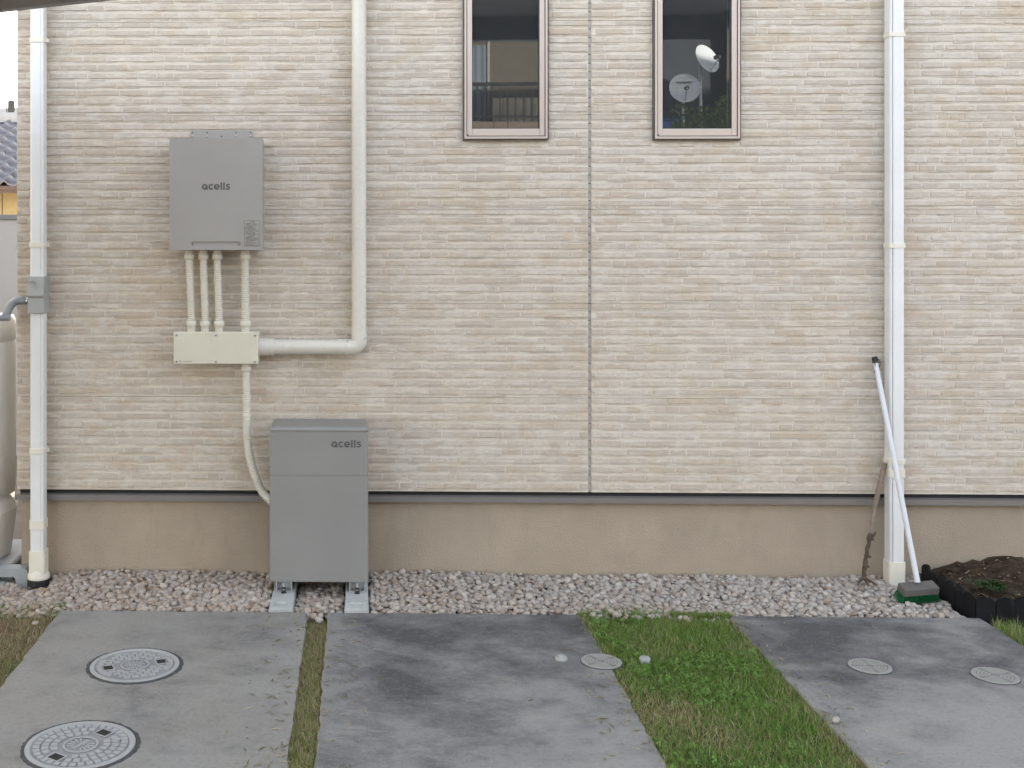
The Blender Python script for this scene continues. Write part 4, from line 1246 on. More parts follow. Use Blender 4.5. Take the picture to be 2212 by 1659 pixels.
    for a, b in slots:
        fr_ = MB()
        o_ = [loc(a - sw_ - .004, b - sh_ - .004), loc(a + sw_ + .004, b - sh_ - .004), loc(a + sw_ + .004, b + sh_ + .004), loc(a - sw_ - .004, b + sh_ + .004)]
        i_ = [loc(a - sw_, b - sh_), loc(a + sw_, b - sh_), loc(a + sw_, b + sh_), loc(a - sw_, b + sh_)]
        fr_.add([(x, y, zt_) for x, y in o_] + [(x, y, zt_) for x, y in i_] + [(x, y, 0.003) for x, y in o_] + [(x, y, 0.0036) for x, y in i_],
                [(k, (k + 1) % 4, 4 + (k + 1) % 4, 4 + k) for k in range(4)] + [(k, (k + 1) % 4, 8 + (k + 1) % 4, 8 + k) for k in range(4)] + [(4 + k, 4 + (k + 1) % 4, 12 + (k + 1) % 4, 12 + k) for k in range(4)])
        fo = fr_.build("lifting_slot", "iron_cover", lid)
        disc = MB().add([(x, y, 0.0038) for x, y in i_], [(0, 1, 2, 3)]); disc.build("slot_well", "dark_hole", t)
manhole(gnd(291.5, 1438), 0.171, 20, 1, "manhole cover nearer the house wall, with its slots set side to side")
manhole(gnd(174, 1611), 0.178, 58, 2, "manhole cover farther from the house wall, cut by the bottom of the picture")

def small_cover(px, py, r, ang, label, detail=True):
    c = gnd(px, py)
    t = empty("inspection_cover", (c.x, c.y, 0), label, "drain cover", "small round inspection covers in the slabs")
    MB().lathe([(r + 0.0035, -0.012), (r + 0.0035, 0.0016), (r + 0.0005, 0.0022)], (c.x, c.y, 0), 48, smooth=False, caps=False).build("collar", "joint_dark", t)
    MB().lathe([(r, -0.012), (r, 0.0040), (r - 0.002, 0.0052), (r * 0.91, 0.0052), (r * 0.905, 0.0030)], (c.x, c.y, 0), 48, smooth=False, caps=False).build("rim", "cover_pvc", t)
    MB().lathe([(r * 0.907, -0.010), (r * 0.907, 0.0032), (0.0005, 0.0032)], (c.x, c.y, 0), 48, smooth=False, caps=False).build("lid", "cover_groove", t)
    m = MB()
    for f in (0.80, 0.65, 0.50, 0.35, 0.20):
        for a0 in (8, 98, 188, 278):
            nseg = 10
            pi = [(f * r * math.cos(R(a0 + ang + 74 * i / nseg)), f * r * math.sin(R(a0 + ang + 74 * i / nseg))) for i in range(nseg + 1)]
            po_ = [((f + 0.105) * r * math.cos(R(a0 + ang + 74 * i / nseg)), (f + 0.085) * r * math.sin(R(a0 + ang + 74 * i / nseg))) for i in range(nseg + 1)]
            for i in range(nseg):
                disc_cut(m, [(c.x + x, c.y + y) for x, y in (pi[i], po_[i], po_[i + 1], pi[i + 1])], 0.003, 0.0050)
    m.build("tread_rings", "cover_pvc", t)
small_cover(1879, 1440.5, 0.079, 0, "small round cover with ring pattern, on the slab below the push broom")
small_cover(2150, 1461, 0.082, 20, "small round cover partly washed pale, on the slab nearer the soil bed")
small_cover(1299, 1430, 0.078, 35, "small round cover half overgrown by the grass strip")
c = gnd(1212, 1424)
cp = empty("pipe_cap", (c.x, c.y, 0), "small white raised cap on the dark stained slab", "cap")
MB().lathe([(0.0245, -0.004), (0.0245, 0.006), (0.020, 0.011), (0.011, 0.012)], (c.x, c.y, 0), 28).build("flange", "cap_white", cp)
MB().lathe([(0.0125, 0.010), (0.012, 0.0165), (0.008, 0.018), (0.0005, 0.018)], (c.x, c.y, 0), 24, caps=False).build("knob", "cap_white", cp)
c = gnd(1393, 1427)
wm = empty("survey_marker", (c.x, c.y, -0.02), "small pale disc sunk in the wide grass strip", "marker")
MB().lathe([(0.021, 0.0), (0.021, 0.017), (0.018, 0.020), (0.0005, 0.020)], (c.x, c.y, -0.006), 24, caps=False).build("disc", "cap_white", wm)

# ================================================================== GRASS
GREEN = np.array([(0.120, 0.240, 0.036), (0.150, 0.275, 0.046), (0.195, 0.310, 0.068), (0.140, 0.245, 0.052)])
DRY = np.array([(0.46, 0.39, 0.235), (0.40, 0.335, 0.19), (0.52, 0.455, 0.30), (0.32, 0.275, 0.145)])
OLIVE = np.array([(0.26, 0.27, 0.095), (0.32, 0.315, 0.125), (0.225, 0.245, 0.088)])
def vnoise(x, y, s, seed):
    rs = np.random.default_rng(seed); g = rs.random((64, 64))
    u, v = x * s + 17.3, y * s + 9.1
    i, j = np.floor(u).astype(int), np.floor(v).astype(int); fu, fv = u - i, v - j
    fu, fv = fu * fu * (3 - 2 * fu), fv * fv * (3 - 2 * fv)
    G = lambda a, b: g[a % 64, b % 64]
    return (G(i, j) * (1 - fu) + G(i + 1, j) * fu) * (1 - fv) + (G(i, j + 1) * (1 - fu) + G(i + 1, j + 1) * fu) * fv
def blades(name, x, y, z0, hgt, lean, width, col, label, group=None):
    n = len(x)
    a = RNG.uniform(0, 2 * math.pi, n); dx, dy = np.cos(a), np.sin(a)
    wx, wy = -dy * width / 2, dx * width / 2
    zz_ = z0 if hasattr(z0, '__len__') else np.full(n, z0)
    def P(f, w):
        l = lean * f ** 1.6
        return np.stack([x + dx * l + wx * w, y + dy * l + wy * w, zz_ + hgt * f * (1 - 0.25 * f * np.minimum(1, lean / np.maximum(hgt, 1e-4)))], 1)
    V = np.stack([P(0, 1), P(0, -1), P(0.5, .85), P(0.5, -.85), P(1.0, 0.08), P(1.0, -0.08)], 1)
    F = np.array([(0, 1, 3, 2), (2, 3, 5, 4)])
    F = (F[None] + (np.arange(n) * 6)[:, None, None]).reshape(-1, 4)
    C = np.repeat(col[:, None], 6, 1); 
    o = np_mesh(name, V.reshape(-1, 3), F, "grass", False, C.reshape(-1, 3))
    return tag(o, label, "grass", None, "stuff")
def pick(P, n): return P[RNG.integers(len(P), size=n)] * RNG.uniform(0.8, 1.2, (n, 1))
# wide strip
n = 62000
y = YF + 0.035 - (RNG.random(n) ** 1.25) * 3.3
edge_ = RNG.random(n)
x = RNG.uniform(S2[1] - 0.012, S3[0] + 0.018, n)
wb_ = vnoise(x, y, 2.2, 3) * 0.6 + vnoise(x, y, 7, 4) * 0.4
dist = np.minimum(x - S2[1], S3[0] - x)
pa = gnd(1455, 1535); brown = np.exp(-((x - pa.x) / 0.13) ** 2 - ((y - pa.y) / 0.13) ** 2)
pb_ = gnd(1560, 1590); brown += 0.6 * np.exp(-((x - pb_.x) / 0.12) ** 2 - ((y - pb_.y) / 0.10) ** 2)
dryp = np.clip(0.16 + 0.22 * (wb_ > 0.62) + 0.55 * np.exp(-np.maximum(dist, 0) / 0.05) + 0.75 * brown, 0, 1)
u = RNG.random(n)
col = np.where((u < dryp * 0.45)[:, None], pick(DRY, n), np.where((u < dryp)[:, None], pick(OLIVE, n), pick(GREEN, n)))
h = RNG.uniform(0.012, 0.034, n) * (1 - 0.35 * brown) * (0.8 + 0.5 * vnoise(x, y, 5, 8))
c3 = gnd(1299, 1430)
keep = ((np.hypot(x - c3.x, y - c3.y) > 0.072) | (x > c3.x + 0.048 - 0.3 * np.minimum(0, y - c3.y + 0.03))) & (np.hypot(x - wm.location.x, y - wm.location.y) > 0.018)
k = keep
blades("lawn_grass", x[k], y[k], -0.020, h[k], (RNG.uniform(0.004, 0.035, n))[k], RNG.uniform(0.0014, 0.0030, n)[k], col[k], "green grass and clover filling the wide strip between two slabs")
# clover leaves
n = 8000
y = YF - 0.0 - (RNG.random(n) ** 1.2) * 2.9; x = RNG.uniform(S2[1] + 0.01, S3[0] - 0.01, n)
cl_ = vnoise(x, y, 3.0, 12) * 0.65 + vnoise(x, y, 9, 13) * 0.35
brown = np.exp(-((x - pa.x) / 0.14) ** 2 - ((y - pa.y) / 0.14) ** 2)
k = (cl_ > 0.53) & (RNG.random(n) > brown * 1.2) & (np.hypot(x - c3.x, y - c3.y) > 0.08) & (np.hypot(x - wm.location.x, y - wm.location.y) > 0.025)
x, y = x[k], y[k]; n = len(x)
def leaflets(x, y, z, r, tilt_s):
    n = len(x); Vs = []
    a0 = RNG.uniform(0, 6.28, n); tx, ty = RNG.normal(0, tilt_s, n), RNG.normal(0, tilt_s, n)
    for k in range(3):
        a = a0 + k * 2.094; pts = []
        for rr, da in ((0.08, 0), (0.75, -0.62), (1.0, -0.25), (0.93, 0.0), (1.0, 0.25), (0.75, 0.62)):
            lx, ly = rr * r * np.cos(a + da), rr * r * np.sin(a + da)
            pts.append(np.stack([x + lx, y + ly, z + lx * tx + ly * ty - (0.12 * r if abs(da) > .5 else 0)], 1))
        Vs.append(np.stack(pts, 1))
    V = np.stack(Vs, 1).reshape(-1, 3)
    F = np.arange(len(V)).reshape(-1, 6)
    return V, F
V, F = leaflets(x, y, RNG.uniform(-0.008, 0.010, n), RNG.uniform(0.0045, 0.0095, n), 0.55)
cc = pick(np.array([(0.105, 0.220, 0.035), (0.130, 0.250, 0.045), (0.160, 0.280, 0.060)]), n)
co = np_mesh("clover", V, F, "leaf", False, np.repeat(cc, 18, 0))
tag(co, "clover leaves spread through the wide grass strip", "clover", None, "stuff")
# tufts over the slab front, into the gravel
n = 2600
x = RNG.uniform(S2[1] - 0.01, S3[0] + 0.01, n); y = YF + np.abs(RNG.normal(0, 0.030, n)) * (0.4 + vnoise(x, x * 0, 8, 5) * 1.2) - 0.02
blades("grass_fringe", x, y, -0.015, RNG.uniform(0.02, 0.045, n), RNG.uniform(0.005, 0.04, n), RNG.uniform(0.0014, 0.0026, n),
       np.where((RNG.random(n) < 0.4)[:, None], pick(OLIVE, n), pick(GREEN, n)), "taller grass fringe where the wide strip meets the pebbles")
# narrow joint
n = 19000
y = YF - 0.03 - (RNG.random(n) ** 1.1) * 2.7; x = RNG.uniform(S1[1] - 0.004, S2[0] + 0.006, n)
f = np.clip((-y - 0.5) / 1.4, 0, 1)
u = RNG.random(n)
col = np.where((u < 0.70 - 0.25 * f)[:, None], pick(DRY, n), np.where((u < 0.96 - 0.12 * f)[:, None], pick(OLIVE, n), pick(GREEN, n)))
k = ~((y > -0.60) & (RNG.random(n) < 0.6))
blades("joint_grass", x[k], y[k], -0.044, (RNG.uniform(0.018, 0.038, n) + 0.018 * f)[k], RNG.uniform(0.008, 0.055, n)[k], RNG.uniform(0.0016, 0.0034, n)[k], col[k], "dry matted grass growing in the narrow joint between two slabs")
# left patch
n = 17000
y = YF + 0.10 - (RNG.random(n)) * 1.6; x = S1[0] + 0.005 - (RNG.random(n) ** 1.2) * 0.75
wb_ = vnoise(x, y, 2.6, 31)
bare = np.exp(-((y + 0.72) / 0.16) ** 2) * np.clip((S1[0] - x) / 0.25, 0, 1)
k = RNG.random(n) > bare * 0.93
u = RNG.random(n)
gre = np.clip(0.55 * np.exp(-((y + 0.45) / 0.12) ** 2) + 0.35 * (wb_ > 0.6) + 0.15, 0, 0.85)
col = np.where((u < gre)[:, None], pick(np.concatenate([OLIVE * 0.8, GREEN]), n), pick(DRY * 0.8, n))
blades("dry_grass", x[k], y[k], -0.018, (RNG.uniform(0.012, 0.034, n) + 0.012 * np.exp(-((y + 0.45) / 0.1) ** 2))[k], RNG.uniform(0.006, 0.04, n)[k], RNG.uniform(0.0013, 0.0028, n)[k], col[k], "sparse brown and green grass beside the manhole slab")
# clippings blown onto the slabs
n = 420
src = RNG.integers(4, size=n)
ex_ = np.array([S1[1], S2[0], S2[1], S3[0]])[src]; sg = np.array([-1, 1, -1, 1])[src]
x = ex_ + sg * np.abs(RNG.normal(0, 0.10, n)); y = YF - 0.03 - RNG.random(n) * 2.2
a = RNG.uniform(0, math.pi, n); L_ = RNG.uniform(0.006, 0.022, n); w_ = RNG.uniform(0.0010, 0.0022, n)
dx, dy = np.cos(a), np.sin(a); zc_ = np.full(n, 0.003)
V = np.stack([np.stack([x + dx * L_ * p - dy * w_ * q, y + dy * L_ * p + dx * w_ * q, zc_ + 0.002 * (p == 0)], 1) for p, q in ((-1, 1), (-1, -1), (0, -1), (1, -.2), (1, .2), (0, 1))], 1).reshape(-1, 3)
lt = np_mesh("grass_clippings", V, np.arange(n * 6).reshape(-1, 6), "grass", False, np.repeat(pick(np.concatenate([DRY, OLIVE, DRY * 0.5]), n), 6, 0))
tag(lt, "dry grass clippings scattered on the concrete slabs", "grass clippings", None, "stuff")
# joint beside soil bed
n = 5200
y = -0.60 - RNG.random(n) ** 1.3 * 2.0; x = RNG.uniform(S3[1] + 0.004, S4[0] - 0.004, n)
col = np.where((RNG.random(n) < 0.55)[:, None], pick(GREEN, n), np.where((RNG.random(n) < 0.5)[:, None], pick(OLIVE, n), pick(DRY, n)))
blades("joint_grass", x, y, -0.024, RNG.uniform(0.03, 0.075, n) * np.exp((y + 0.6) * 0.9), RNG.uniform(0.01, 0.05, n), RNG.uniform(0.0014, 0.003, n), col, "grass tuft growing in the joint beside the soil bed")
# small weed on the soil
c = at(2142, 1262, -0.36)
n = 150
x = c.x + RNG.normal(0, 0.032, n); y = -0.36 + RNG.normal(0, 0.04, n)
V, F = leaflets(x, y, np.full(n, 0.098) + RNG.uniform(-.008, .012, n), RNG.uniform(0.008, 0.014, n), 0.5)
wo_ = np_mesh("weed", V, F, "leaf", False, np.repeat(pick(np.array([(0.024, 0.055, 0.016), (0.032, 0.070, 0.020)]), n), 18, 0))
tag(wo_, "low green weed growing on the soil bed", "weed", None, "stuff")
# wood chips on the soil
n = 420
x = RNG.uniform(2.72, 4.9, n); y = RNG.uniform(-0.50, 0.0, n)
ex = np.minimum(1, (x - 2.672) / 0.42); ey = np.minimum(1, (y + 0.54) / 0.30)
z = 0.042 + 0.072 * ex ** 0.9 * (0.25 + 0.75 * ey) + 0.012 * np.sin(x * 9) * np.cos(y * 11) + 0.006
vs_l = [(protos[i % 14] * np.array((RNG.uniform(.004, .012), RNG.uniform(.003, .006), 0.003))) @ rotm(RNG).T + np.array((x[i], y[i], z[i])) for i in range(n)]
F = (IF[None] + (np.arange(n) * len(IV))[:, None, None]).reshape(-1, 3)
cc = pick(np.array([(0.16, 0.115, 0.08), (0.22, 0.17, 0.12), (0.30, 0.25, 0.19), (0.07, 0.05, 0.035)]), n)
ch = np_mesh("wood_chips", np.concatenate(vs_l), F, "pebble_heap", False, np.repeat(cc, len(IV), 0))
tag(ch, "bark crumbs and chips scattered on the soil bed", "bark chips", None, "stuff")
# a few dry weeds against the foundation
for px, hh, lab in ((436, 0.075, "thin dead weed against the foundation between corner downpipe and battery cabinet"),):
    c = at(px, 1246, -0.02); n = 14
    x = np.full(n, c.x) + RNG.normal(0, 0.006, n); y = np.full(n, -0.02)
    blades("dead_weed", x, y, -0.01, RNG.uniform(0.03, hh, n), RNG.uniform(0.02, 0.05, n), np.full(n, 0.0022), pick(DRY * 0.45, n), lab)

# ================================================================== CARPORT (rear edge shows at the top corner)
yk_ = -1.25
q0, q1 = at(0, 28, yk_), at(262, -1, yk_)
sl_ = (q1.z - q0.z) / (q1.x - q0.x)
def zl(x): return q0.z + (x - q0.x) * sl_
cpo = empty("carport", (-3.6, -2.9, 0.0), "grey carport canopy edge cutting the upper corner above the downpipe", "carport")
xa, xb = -3.7, -0.45
def slope_beam(name, x0, x1, y0, y1, h0, h1, mat):
    m = MB().add([(x0, y0, zl(x0) + h0), (x1, y0, zl(x1) + h0), (x1, y1, zl(x1) + h0), (x0, y1, zl(x0) + h0), (x0, y0, zl(x0) + h1), (x1, y0, zl(x1) + h1), (x1, y1, zl(x1) + h1), (x0, y1, zl(x0) + h1)],
                 [(0, 3, 2, 1), (4, 5, 6, 7), (0, 1, 5, 4), (1, 2, 6, 5), (2, 3, 7, 6), (3, 0, 4, 7)])
    return m.build(name, mat, cpo, 0.003)
slope_beam("rear_beam", xa, xb, yk_ - 0.05, yk_, 0.0, 0.085, "carport_beam")
slope_beam("front_beam", xa, xb, -4.6, -4.55, 0.0, 0.085, "carport_beam")
xq = at(0, 28, yk_).x - 0.02
for x in (xq - 0.02, xq + 0.62, xq - 0.70, xq - 1.40):
    slope_beam("rafter", x - 0.022, x + 0.022, -4.55, yk_ - 0.052, 0.028, 0.075, "carport_beam")
for i in range(4):
    w = (xb - xa) / 4
    slope_beam("roof_panel", xa + i * w + 0.004, xa + (i + 1) * w - 0.004, -4.6, yk_ + 0.01, 0.088, 0.092, "polycarbonate")
for y_ in (-1.6, -4.3):
    bx("post", "carport_beam", cpo, -3.66, -3.56, y_ - 0.05, y_ + 0.05, -0.09, zl(-3.6) + 0.002)

# ================================================================== NEIGHBOUR BEHIND THE CORNER
gwy = 3.4
gz = at(15, 466, gwy).z
gw = empty("boundary_wall", (-3.2, gwy, -0.09), "grey boundary wall behind the house corner with a dark coping", "wall")
gx1 = at(60, 500, gwy).x
bx("panel", "grey_wall", gw, -7.5, gx1, gwy, gwy + 0.12, -0.09, gz - 0.03)
bx("coping", "wall_cap", gw, -7.55, gx1 + 0.02, gwy - 0.02, gwy + 0.14, gz - 0.03, gz + 0.01, 0.005)
oy = 8.2
nb = empty("neighbour_outbuilding", (-5, oy, -0.09), "neighbour's low building with yellow wall and dark glazed tile roof", "building")
ez_ = at(15, 403, oy).z; rz_ = at(15, 262, oy + 2.6).z
ox0, ox1 = at(-330, 430, oy).x, at(70, 430, oy).x
bx("wall", "yellow_wall", nb, ox0, ox1, oy, oy + 5, -0.09, ez_ - 0.02)
bx("bounce_wing", "yellow_wall", nb, -16.0, -10.2, -7.0, oy - 0.6, -0.09, 4.6)  # added out of view to bounce warm sunlight onto the house wall
bx("bounce_wing_roof", "roof_slate", nb, -16.4, -9.8, -7.4, oy - 0.6, 4.602, 4.75)  # tops the added bounce wing, also out of view
bx("wall_joint", "eave_brown", nb, at(5, 430, oy).x - 0.006, at(5, 430, oy).x + 0.006, oy - 0.004, oy, 0, ez_ - 0.02)
bx("fascia", "eave_brown", nb, ox0 - 0.3, ox1 + 0.2, oy - 0.34, oy - 0.30, ez_ - 0.09, ez_ - 0.01)
bx("soffit", "eave_brown", nb, ox0 - 0.3, ox1 + 0.2, oy - 0.30, oy + 0.1, ez_ - 0.06, ez_ - 0.02)
rf = MB(); ye = oy - 0.36; yr_ = oy + 2.6
rf.prism([(ye, ez_ - 0.01), (yr_, rz_ - 0.02), (yr_, rz_ - 0.14), (ye, ez_ - 0.05)], 'x', ox0 - 0.3, ox1 + 0.2)
rfo = rf.build("roof", "eave_brown", nb)
slope = math.atan2(rz_ - ez_, yr_ - ye); SL = math.hypot(rz_ - ez_, yr_ - ye)
tw, tlen = 0.20, 0.26
prof = [(-0.5, 0.012), (-0.36, 0.0), (-0.2, -0.012), (-0.05, -0.014), (0.1, -0.002), (0.22, 0.022), (0.34, 0.034), (0.45, 0.028), (0.54, 0.010)]
tv = []; tf = []
for s_ in (0, 1):
    for u, hh in prof: tv.append((u * tw, s_ * tlen * 1.12, hh * 1.25 + (0.018 if s_ == 0 else 0.0)))
for u, hh in prof: tv.append((u * tw, 0, hh * 1.25 - 0.010))
n = len(prof)
for i in range(n - 1): tf += [(i, i + 1, n + i + 1, n + i), (2 * n + i, 2 * n + i + 1, i + 1, i)]
tme = bpy.data.meshes.new("roof_tile"); tme.from_pydata(tv, [], tf); tme.polygons.foreach_set("use_smooth", [True] * len(tf)); tme.materials.append(M["roof_tile"])
nrow = int(SL / tlen); off = wpos(rfo)
xt = ox1 + 0.1; ncol = 0
while xt > ox0 - 0.2 and ncol < 18:
    for j in range(nrow):
        o = bpy.data.objects.new("roof_tile", tme); COL.objects.link(o); o.parent = rfo
        d = j * tlen
        o.location = Vector((xt, ye + d * math.cos(slope), ez_ + 0.01 + d * math.sin(slope))) - off
        o.rotation_euler = (slope, 0, 0)
    xt -= tw; ncol += 1
mb = MB(); zr_ = rz_ + 0.03
mb.prism([(yr_ - 0.16, zr_ - 0.06), (yr_ + 0.16, zr_ - 0.06), (yr_ + 0.14, zr_ + 0.03), (yr_ + 0.08, zr_ + 0.09), (yr_ - 0.08, zr_ + 0.09), (yr_ - 0.14, zr_ + 0.03)], 'x', ox0 - 0.3, ox1 + 0.2)
mb.build("ridge_course", "grey_wall", nb)
x = ox1 + 0.1
while x > ox1 - 2.6:
    MB().tube([(x, yr_, zr_ + 0.09), (x - 0.19, yr_, zr_ + 0.09)], [0.075, 0.068], 14).build("ridge_tile", "grey_wall", nb); x -= 0.2
p = at(27, 236, yr_); 
MB().box(p.x - 0.05, p.x + 0.05, yr_ - 0.08, yr_ + 0.08, zr_ + 0.08, at(27, 218, yr_).z).build("ridge_end_tile", "roof_slate", nb, 0.02)

# ================================================================== HOUSE ACROSS THE ROAD (seen in the panes)
D = 12.0
def mir(px, py, d=D):
    p = at(px, py, d); return Vector((p.x, -d, p.z))
oh = empty("house_across", (4, -D, -0.09), "two-storey house across the road, mirrored in the window panes", "house")
yw = -D - 1.1
zg = mir(1100, 6).z
bx("wall", "far_shade_wall", oh, -4.0, 13.0, yw - 6, yw, -0.09, zg + 0.05)
par_t, par_b = mir(1100, 263).z, mir(1100, 263).z - 1.0
lx0, lx1 = mir(880, 263).x, mir(1330, 263).x
bx("lower_wall", "far_beige", oh, -4.0, 13.0, yw + 0.002, yw + 0.06, -0.09, par_b)
bx("balcony_parapet", "far_beige", oh, lx0, lx1, -D - 0.12, -D, par_b, par_t)
bx("balcony_floor", "far_beige", oh, lx0, lx1, yw + 0.06, -D - 0.12, par_b, par_b + 0.12)
for px in (1068, 1098):
    x = mir(px, 270).x; bx("parapet_joint", "far_brown", oh, x - 0.006, x + 0.006, -D, -D + 0.004, par_b, par_t - 0.002)
rt = mir(1100, 177).z
bx("handrail", "rail_bronze", oh, lx0, lx1, -D - 0.09, -D - 0.03, rt - 0.05, rt)
bx("lower_rail", "rail_bronze", oh, lx0, lx1, -D - 0.08, -D - 0.04, mir(1100, 249).z - 0.03, mir(1100, 249).z)
bx("mid_rail", "rail_bronze", oh, lx0, lx1, -D - 0.08, -D - 0.04, mir(1100, 194).z - 0.015, mir(1100, 194).z)
x = lx0
while x < lx1:
    bx("baluster", "rail_bronze", oh, x - 0.012, x + 0.012, -D - 0.075, -D - 0.045, par_t, rt - 0.05); x += 0.118
bx("roof", "roof_slate", oh, -4.5, 13.5, yw - 6.5, -D + 0.30, zg + 0.05, zg + 0.14)
bx("soffit", "far_gutter", oh, -4.4, 13.4, yw + 0.002, -D + 0.24, zg + 0.0, zg + 0.048)
for k in range(3): bx("gutter", "far_gutter", oh, -4.5, 13.5, -D + 0.302, -D + 0.34 + 0.012 * k, zg + 0.020 + 0.034 * k, zg + 0.042 + 0.034 * k)
# sliding door with curtains
DW = -yw
dx0, dx1 = mir(985, 100, DW).x, mir(1185, 100, DW).x; dz1 = mir(1100, 92, DW).z
dd = bx("balcony_door", "far_brown", oh, dx0, dx1, yw + 0.001, yw + 0.05, par_b + 0.12, dz1)
cw = MB(); x = dx0 + 0.03; xm = mir(1050, 100, DW).x
def curtain(name, x0, x1, mat, z0, z1):
    m = MB(); n = max(6, int((x1 - x0) / 0.02)); vs_ = []
    for i in range(n + 1):
        u = x0 + (x1 - x0) * i / n; yv = yw + 0.075 + 0.018 * math.sin(u * 55)
        vs_ += [(u, yv, z0), (u, yv, z1)]
    m.add(vs_, [(2 * i, 2 * i + 2, 2 * i + 3, 2 * i + 1) for i in range(n)], True); m.build(name, mat, dd)
curtain("curtain", dx0 + 0.02, xm, "far_curtain", par_b + 0.15, dz1 - 0.05)
curtain("drape", xm + 0.08, dx1 - 0.02, "far_drape", par_b + 0.15, mir(1100, 196).z)
bx("door_stile", "rail_bronze", dd, xm + 0.01, xm + 0.05, yw + 0.052, yw + 0.11, par_b + 0.12, dz1)
bx("pale_post", "far_gutter", oh, mir(1018, 200).x - 0.02, mir(1018, 200).x + 0.02, -D - 0.2, -D - 0.16, par_b, mir(1100, 140).z)
px0, px1 = mir(1552, 200, DW).x, mir(1590, 200, DW).x
bx("pilaster", "far_brown", oh, px0, px1, yw + 0.06, yw + 0.4, -0.09, zg)
def dish(px, py, rad, nrm, label, dd_=D - 0.15):
    c = mir(px, py, dd_)
    t = empty("satellite_dish", (c.x, c.y, c.z - rad), label, "satellite dish", "satellite dishes across the road")
    nrm = Vector(nrm).normalized(); q = nrm.to_track_quat('Z', 'Y').to_matrix()
    m = MB(); prof = [(0.0005, 0.0), (0.35, 0.02), (0.7, 0.075), (0.96, 0.14), (1.0, 0.16), (1.0, 0.14), (0.7, 0.05), (0.35, -0.008), (0.0005, -0.025)]
    vs_ = []; n = 40
    for r_, z_ in prof:
        for j in range(n):
            a = 2 * math.pi * j / n; vs_.append(c + q @ Vector((rad * r_ * math.cos(a), rad * r_ * math.sin(a) * 1.06, rad * (z_ - 0.08))))
    m.add(vs_, [(i * n + j, i * n + (j + 1) % n, (i + 1) * n + (j + 1) % n, (i + 1) * n + j) for i in range(len(prof) - 1) for j in range(n)], True)
    m.build("reflector", "dish_white", t)
    down = q @ Vector((0, -1, 0))
    if down.z > 0: down = -down
    a = c + down * rad * 0.95; f = c + nrm * rad * 1.0 + down * rad * 0.45
    MB().tube([a, f], 0.012, 10).build("feed_arm", "far_gutter", t)
    MB().tube([f, f + (c - f).normalized() * 0.09], [0.030, 0.034], 12).build("feed_horn", "rail_bronze", t)
    back = c - nrm * rad * 0.12
    MB().tube([back, back - nrm * 0.10, Vector((back.x - nrm.x * 0.1, back.y - nrm.y * .1, par_t - 0.6))], 0.022, 10).build("mast", "far_gutter", t)
    return t, c, q, nrm
d1 = dish(1526, 127, 0.225, (0.50, 0.80, 0.42), "white satellite dish, upper of the two mirrored in the window")
d2 = dish(1479, 191, 0.225, (-0.10, 0.90, 0.30), "satellite dish with a dark name bar, lower of the two mirrored in the window")
t, c, q, nrm = d2
bar = MB(); rs = random.Random(6); u = -0.11
while u < 0.10:
    w = rs.uniform(0.010, 0.022); b0 = [c + q @ Vector((a, b, 0.006 + 0.3 * ((a * a + b * b) / 0.225))) for a, b in ((u, 0.075), (u + w, 0.075), (u + w, 0.10), (u, 0.10))]
    b0 = [p + nrm * 0.004 for p in b0]; bar.add(b0, [(0, 1, 2, 3)]); u += w + 0.004
bar.build("name_bar", "roof_slate", t, recalc=False)
b0 = mir(1462, 268, D - 0.2)
bb = empty("blue_crate", (b0.x, -D - 0.5, par_b + 0.12), "blue plastic crate below the mirrored satellite dishes", "crate")
bx("crate_body", "blue_plastic", bb, b0.x - 0.2, b0.x + 0.14, -D - 0.45, -D - 0.1, b0.z - 0.4, b0.z + 0.07, 0.02)
bx("crate_rim", "blue_plastic", bb, b0.x - 0.22, b0.x + 0.16, -D - 0.47, -D - 0.08, b0.z + 0.071, b0.z + 0.10, 0.005)
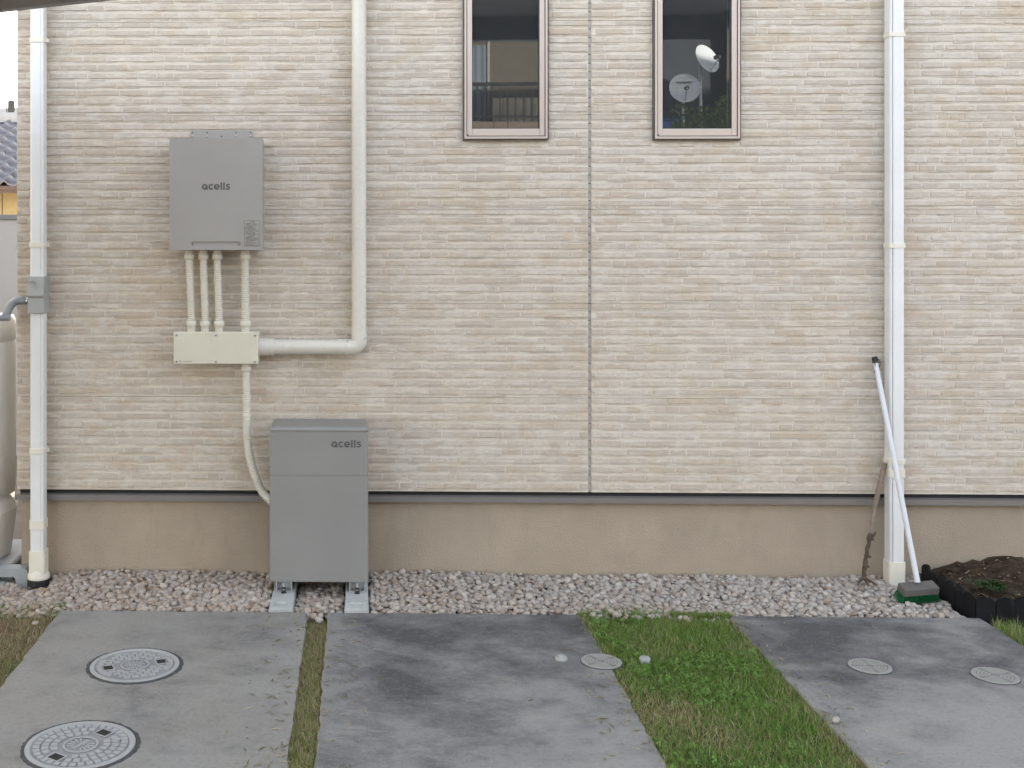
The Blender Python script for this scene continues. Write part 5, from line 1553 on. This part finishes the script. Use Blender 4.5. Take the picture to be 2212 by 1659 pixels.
bx("balcony_ledge", "far_brown", oh, mir(1380, 263).x, 9.0, yw + 0.06, -D + 0.02, b0.z - 0.52, b0.z - 0.405)

# tree across the way, mirrored in the pane
tc = mir(1562, 228, 9.0)
tr = empty("garden_tree", (tc.x, tc.y, -0.09), "broad-leaved garden tree mirrored in the window", "tree")
MB().tube([(tc.x, tc.y, -0.09), (tc.x + .05, tc.y, 1.2), (tc.x - .02, tc.y, 2.3), (tc.x, tc.y, tc.z)], [0.10, 0.075, 0.055, 0.02], 12).build("trunk", "bark", tr)
for k in range(7):
    a = k * 0.9; MB().tube([(tc.x, tc.y, 1.6 + .12 * k), (tc.x + .45 * math.cos(a), tc.y + .45 * math.sin(a), 2.1 + .12 * k), (tc.x + .75 * math.cos(a), tc.y + .75 * math.sin(a), 2.35 + .12 * k)], [0.04, 0.025, 0.01], 8).build("branch", "bark", tr)
n = 9000
dv_ = RNG.normal(size=(n, 3)); dv_ /= np.linalg.norm(dv_, axis=1)[:, None]
rad_ = RNG.random(n) ** 0.4 * (0.75 + 0.45 * vnoise(dv_[:, 0] * 2, dv_[:, 2] * 2 + dv_[:, 1], 2.0, 55))
P0 = np.array((tc.x, tc.y, tc.z - 0.75)) + dv_ * rad_[:, None] * np.array((1.0, 0.9, 0.95))
ta, tb = RNG.normal(size=(n, 3)), RNG.normal(size=(n, 3))
ta /= np.linalg.norm(ta, axis=1)[:, None]; tb -= ta * (ta * tb).sum(1)[:, None]; tb /= np.linalg.norm(tb, axis=1)[:, None]
s = RNG.uniform(0.025, 0.05, n)[:, None]
V = np.stack([P0 - ta * s, P0 + tb * s * .45, P0 + ta * s, P0 - tb * s * .45], 1).reshape(-1, 3)
F = np.arange(n * 4).reshape(-1, 4)
cc = pick(np.array([(0.075, 0.115, 0.022), (0.11, 0.155, 0.03), (0.15, 0.19, 0.035)]), n)
cw_ = np_mesh("crown", V - np.array((tc.x, tc.y, -0.09)), F, "leaf", False, np.repeat(cc, 4, 0))
cw_.parent = tr; cw_["kind"] = "stuff"
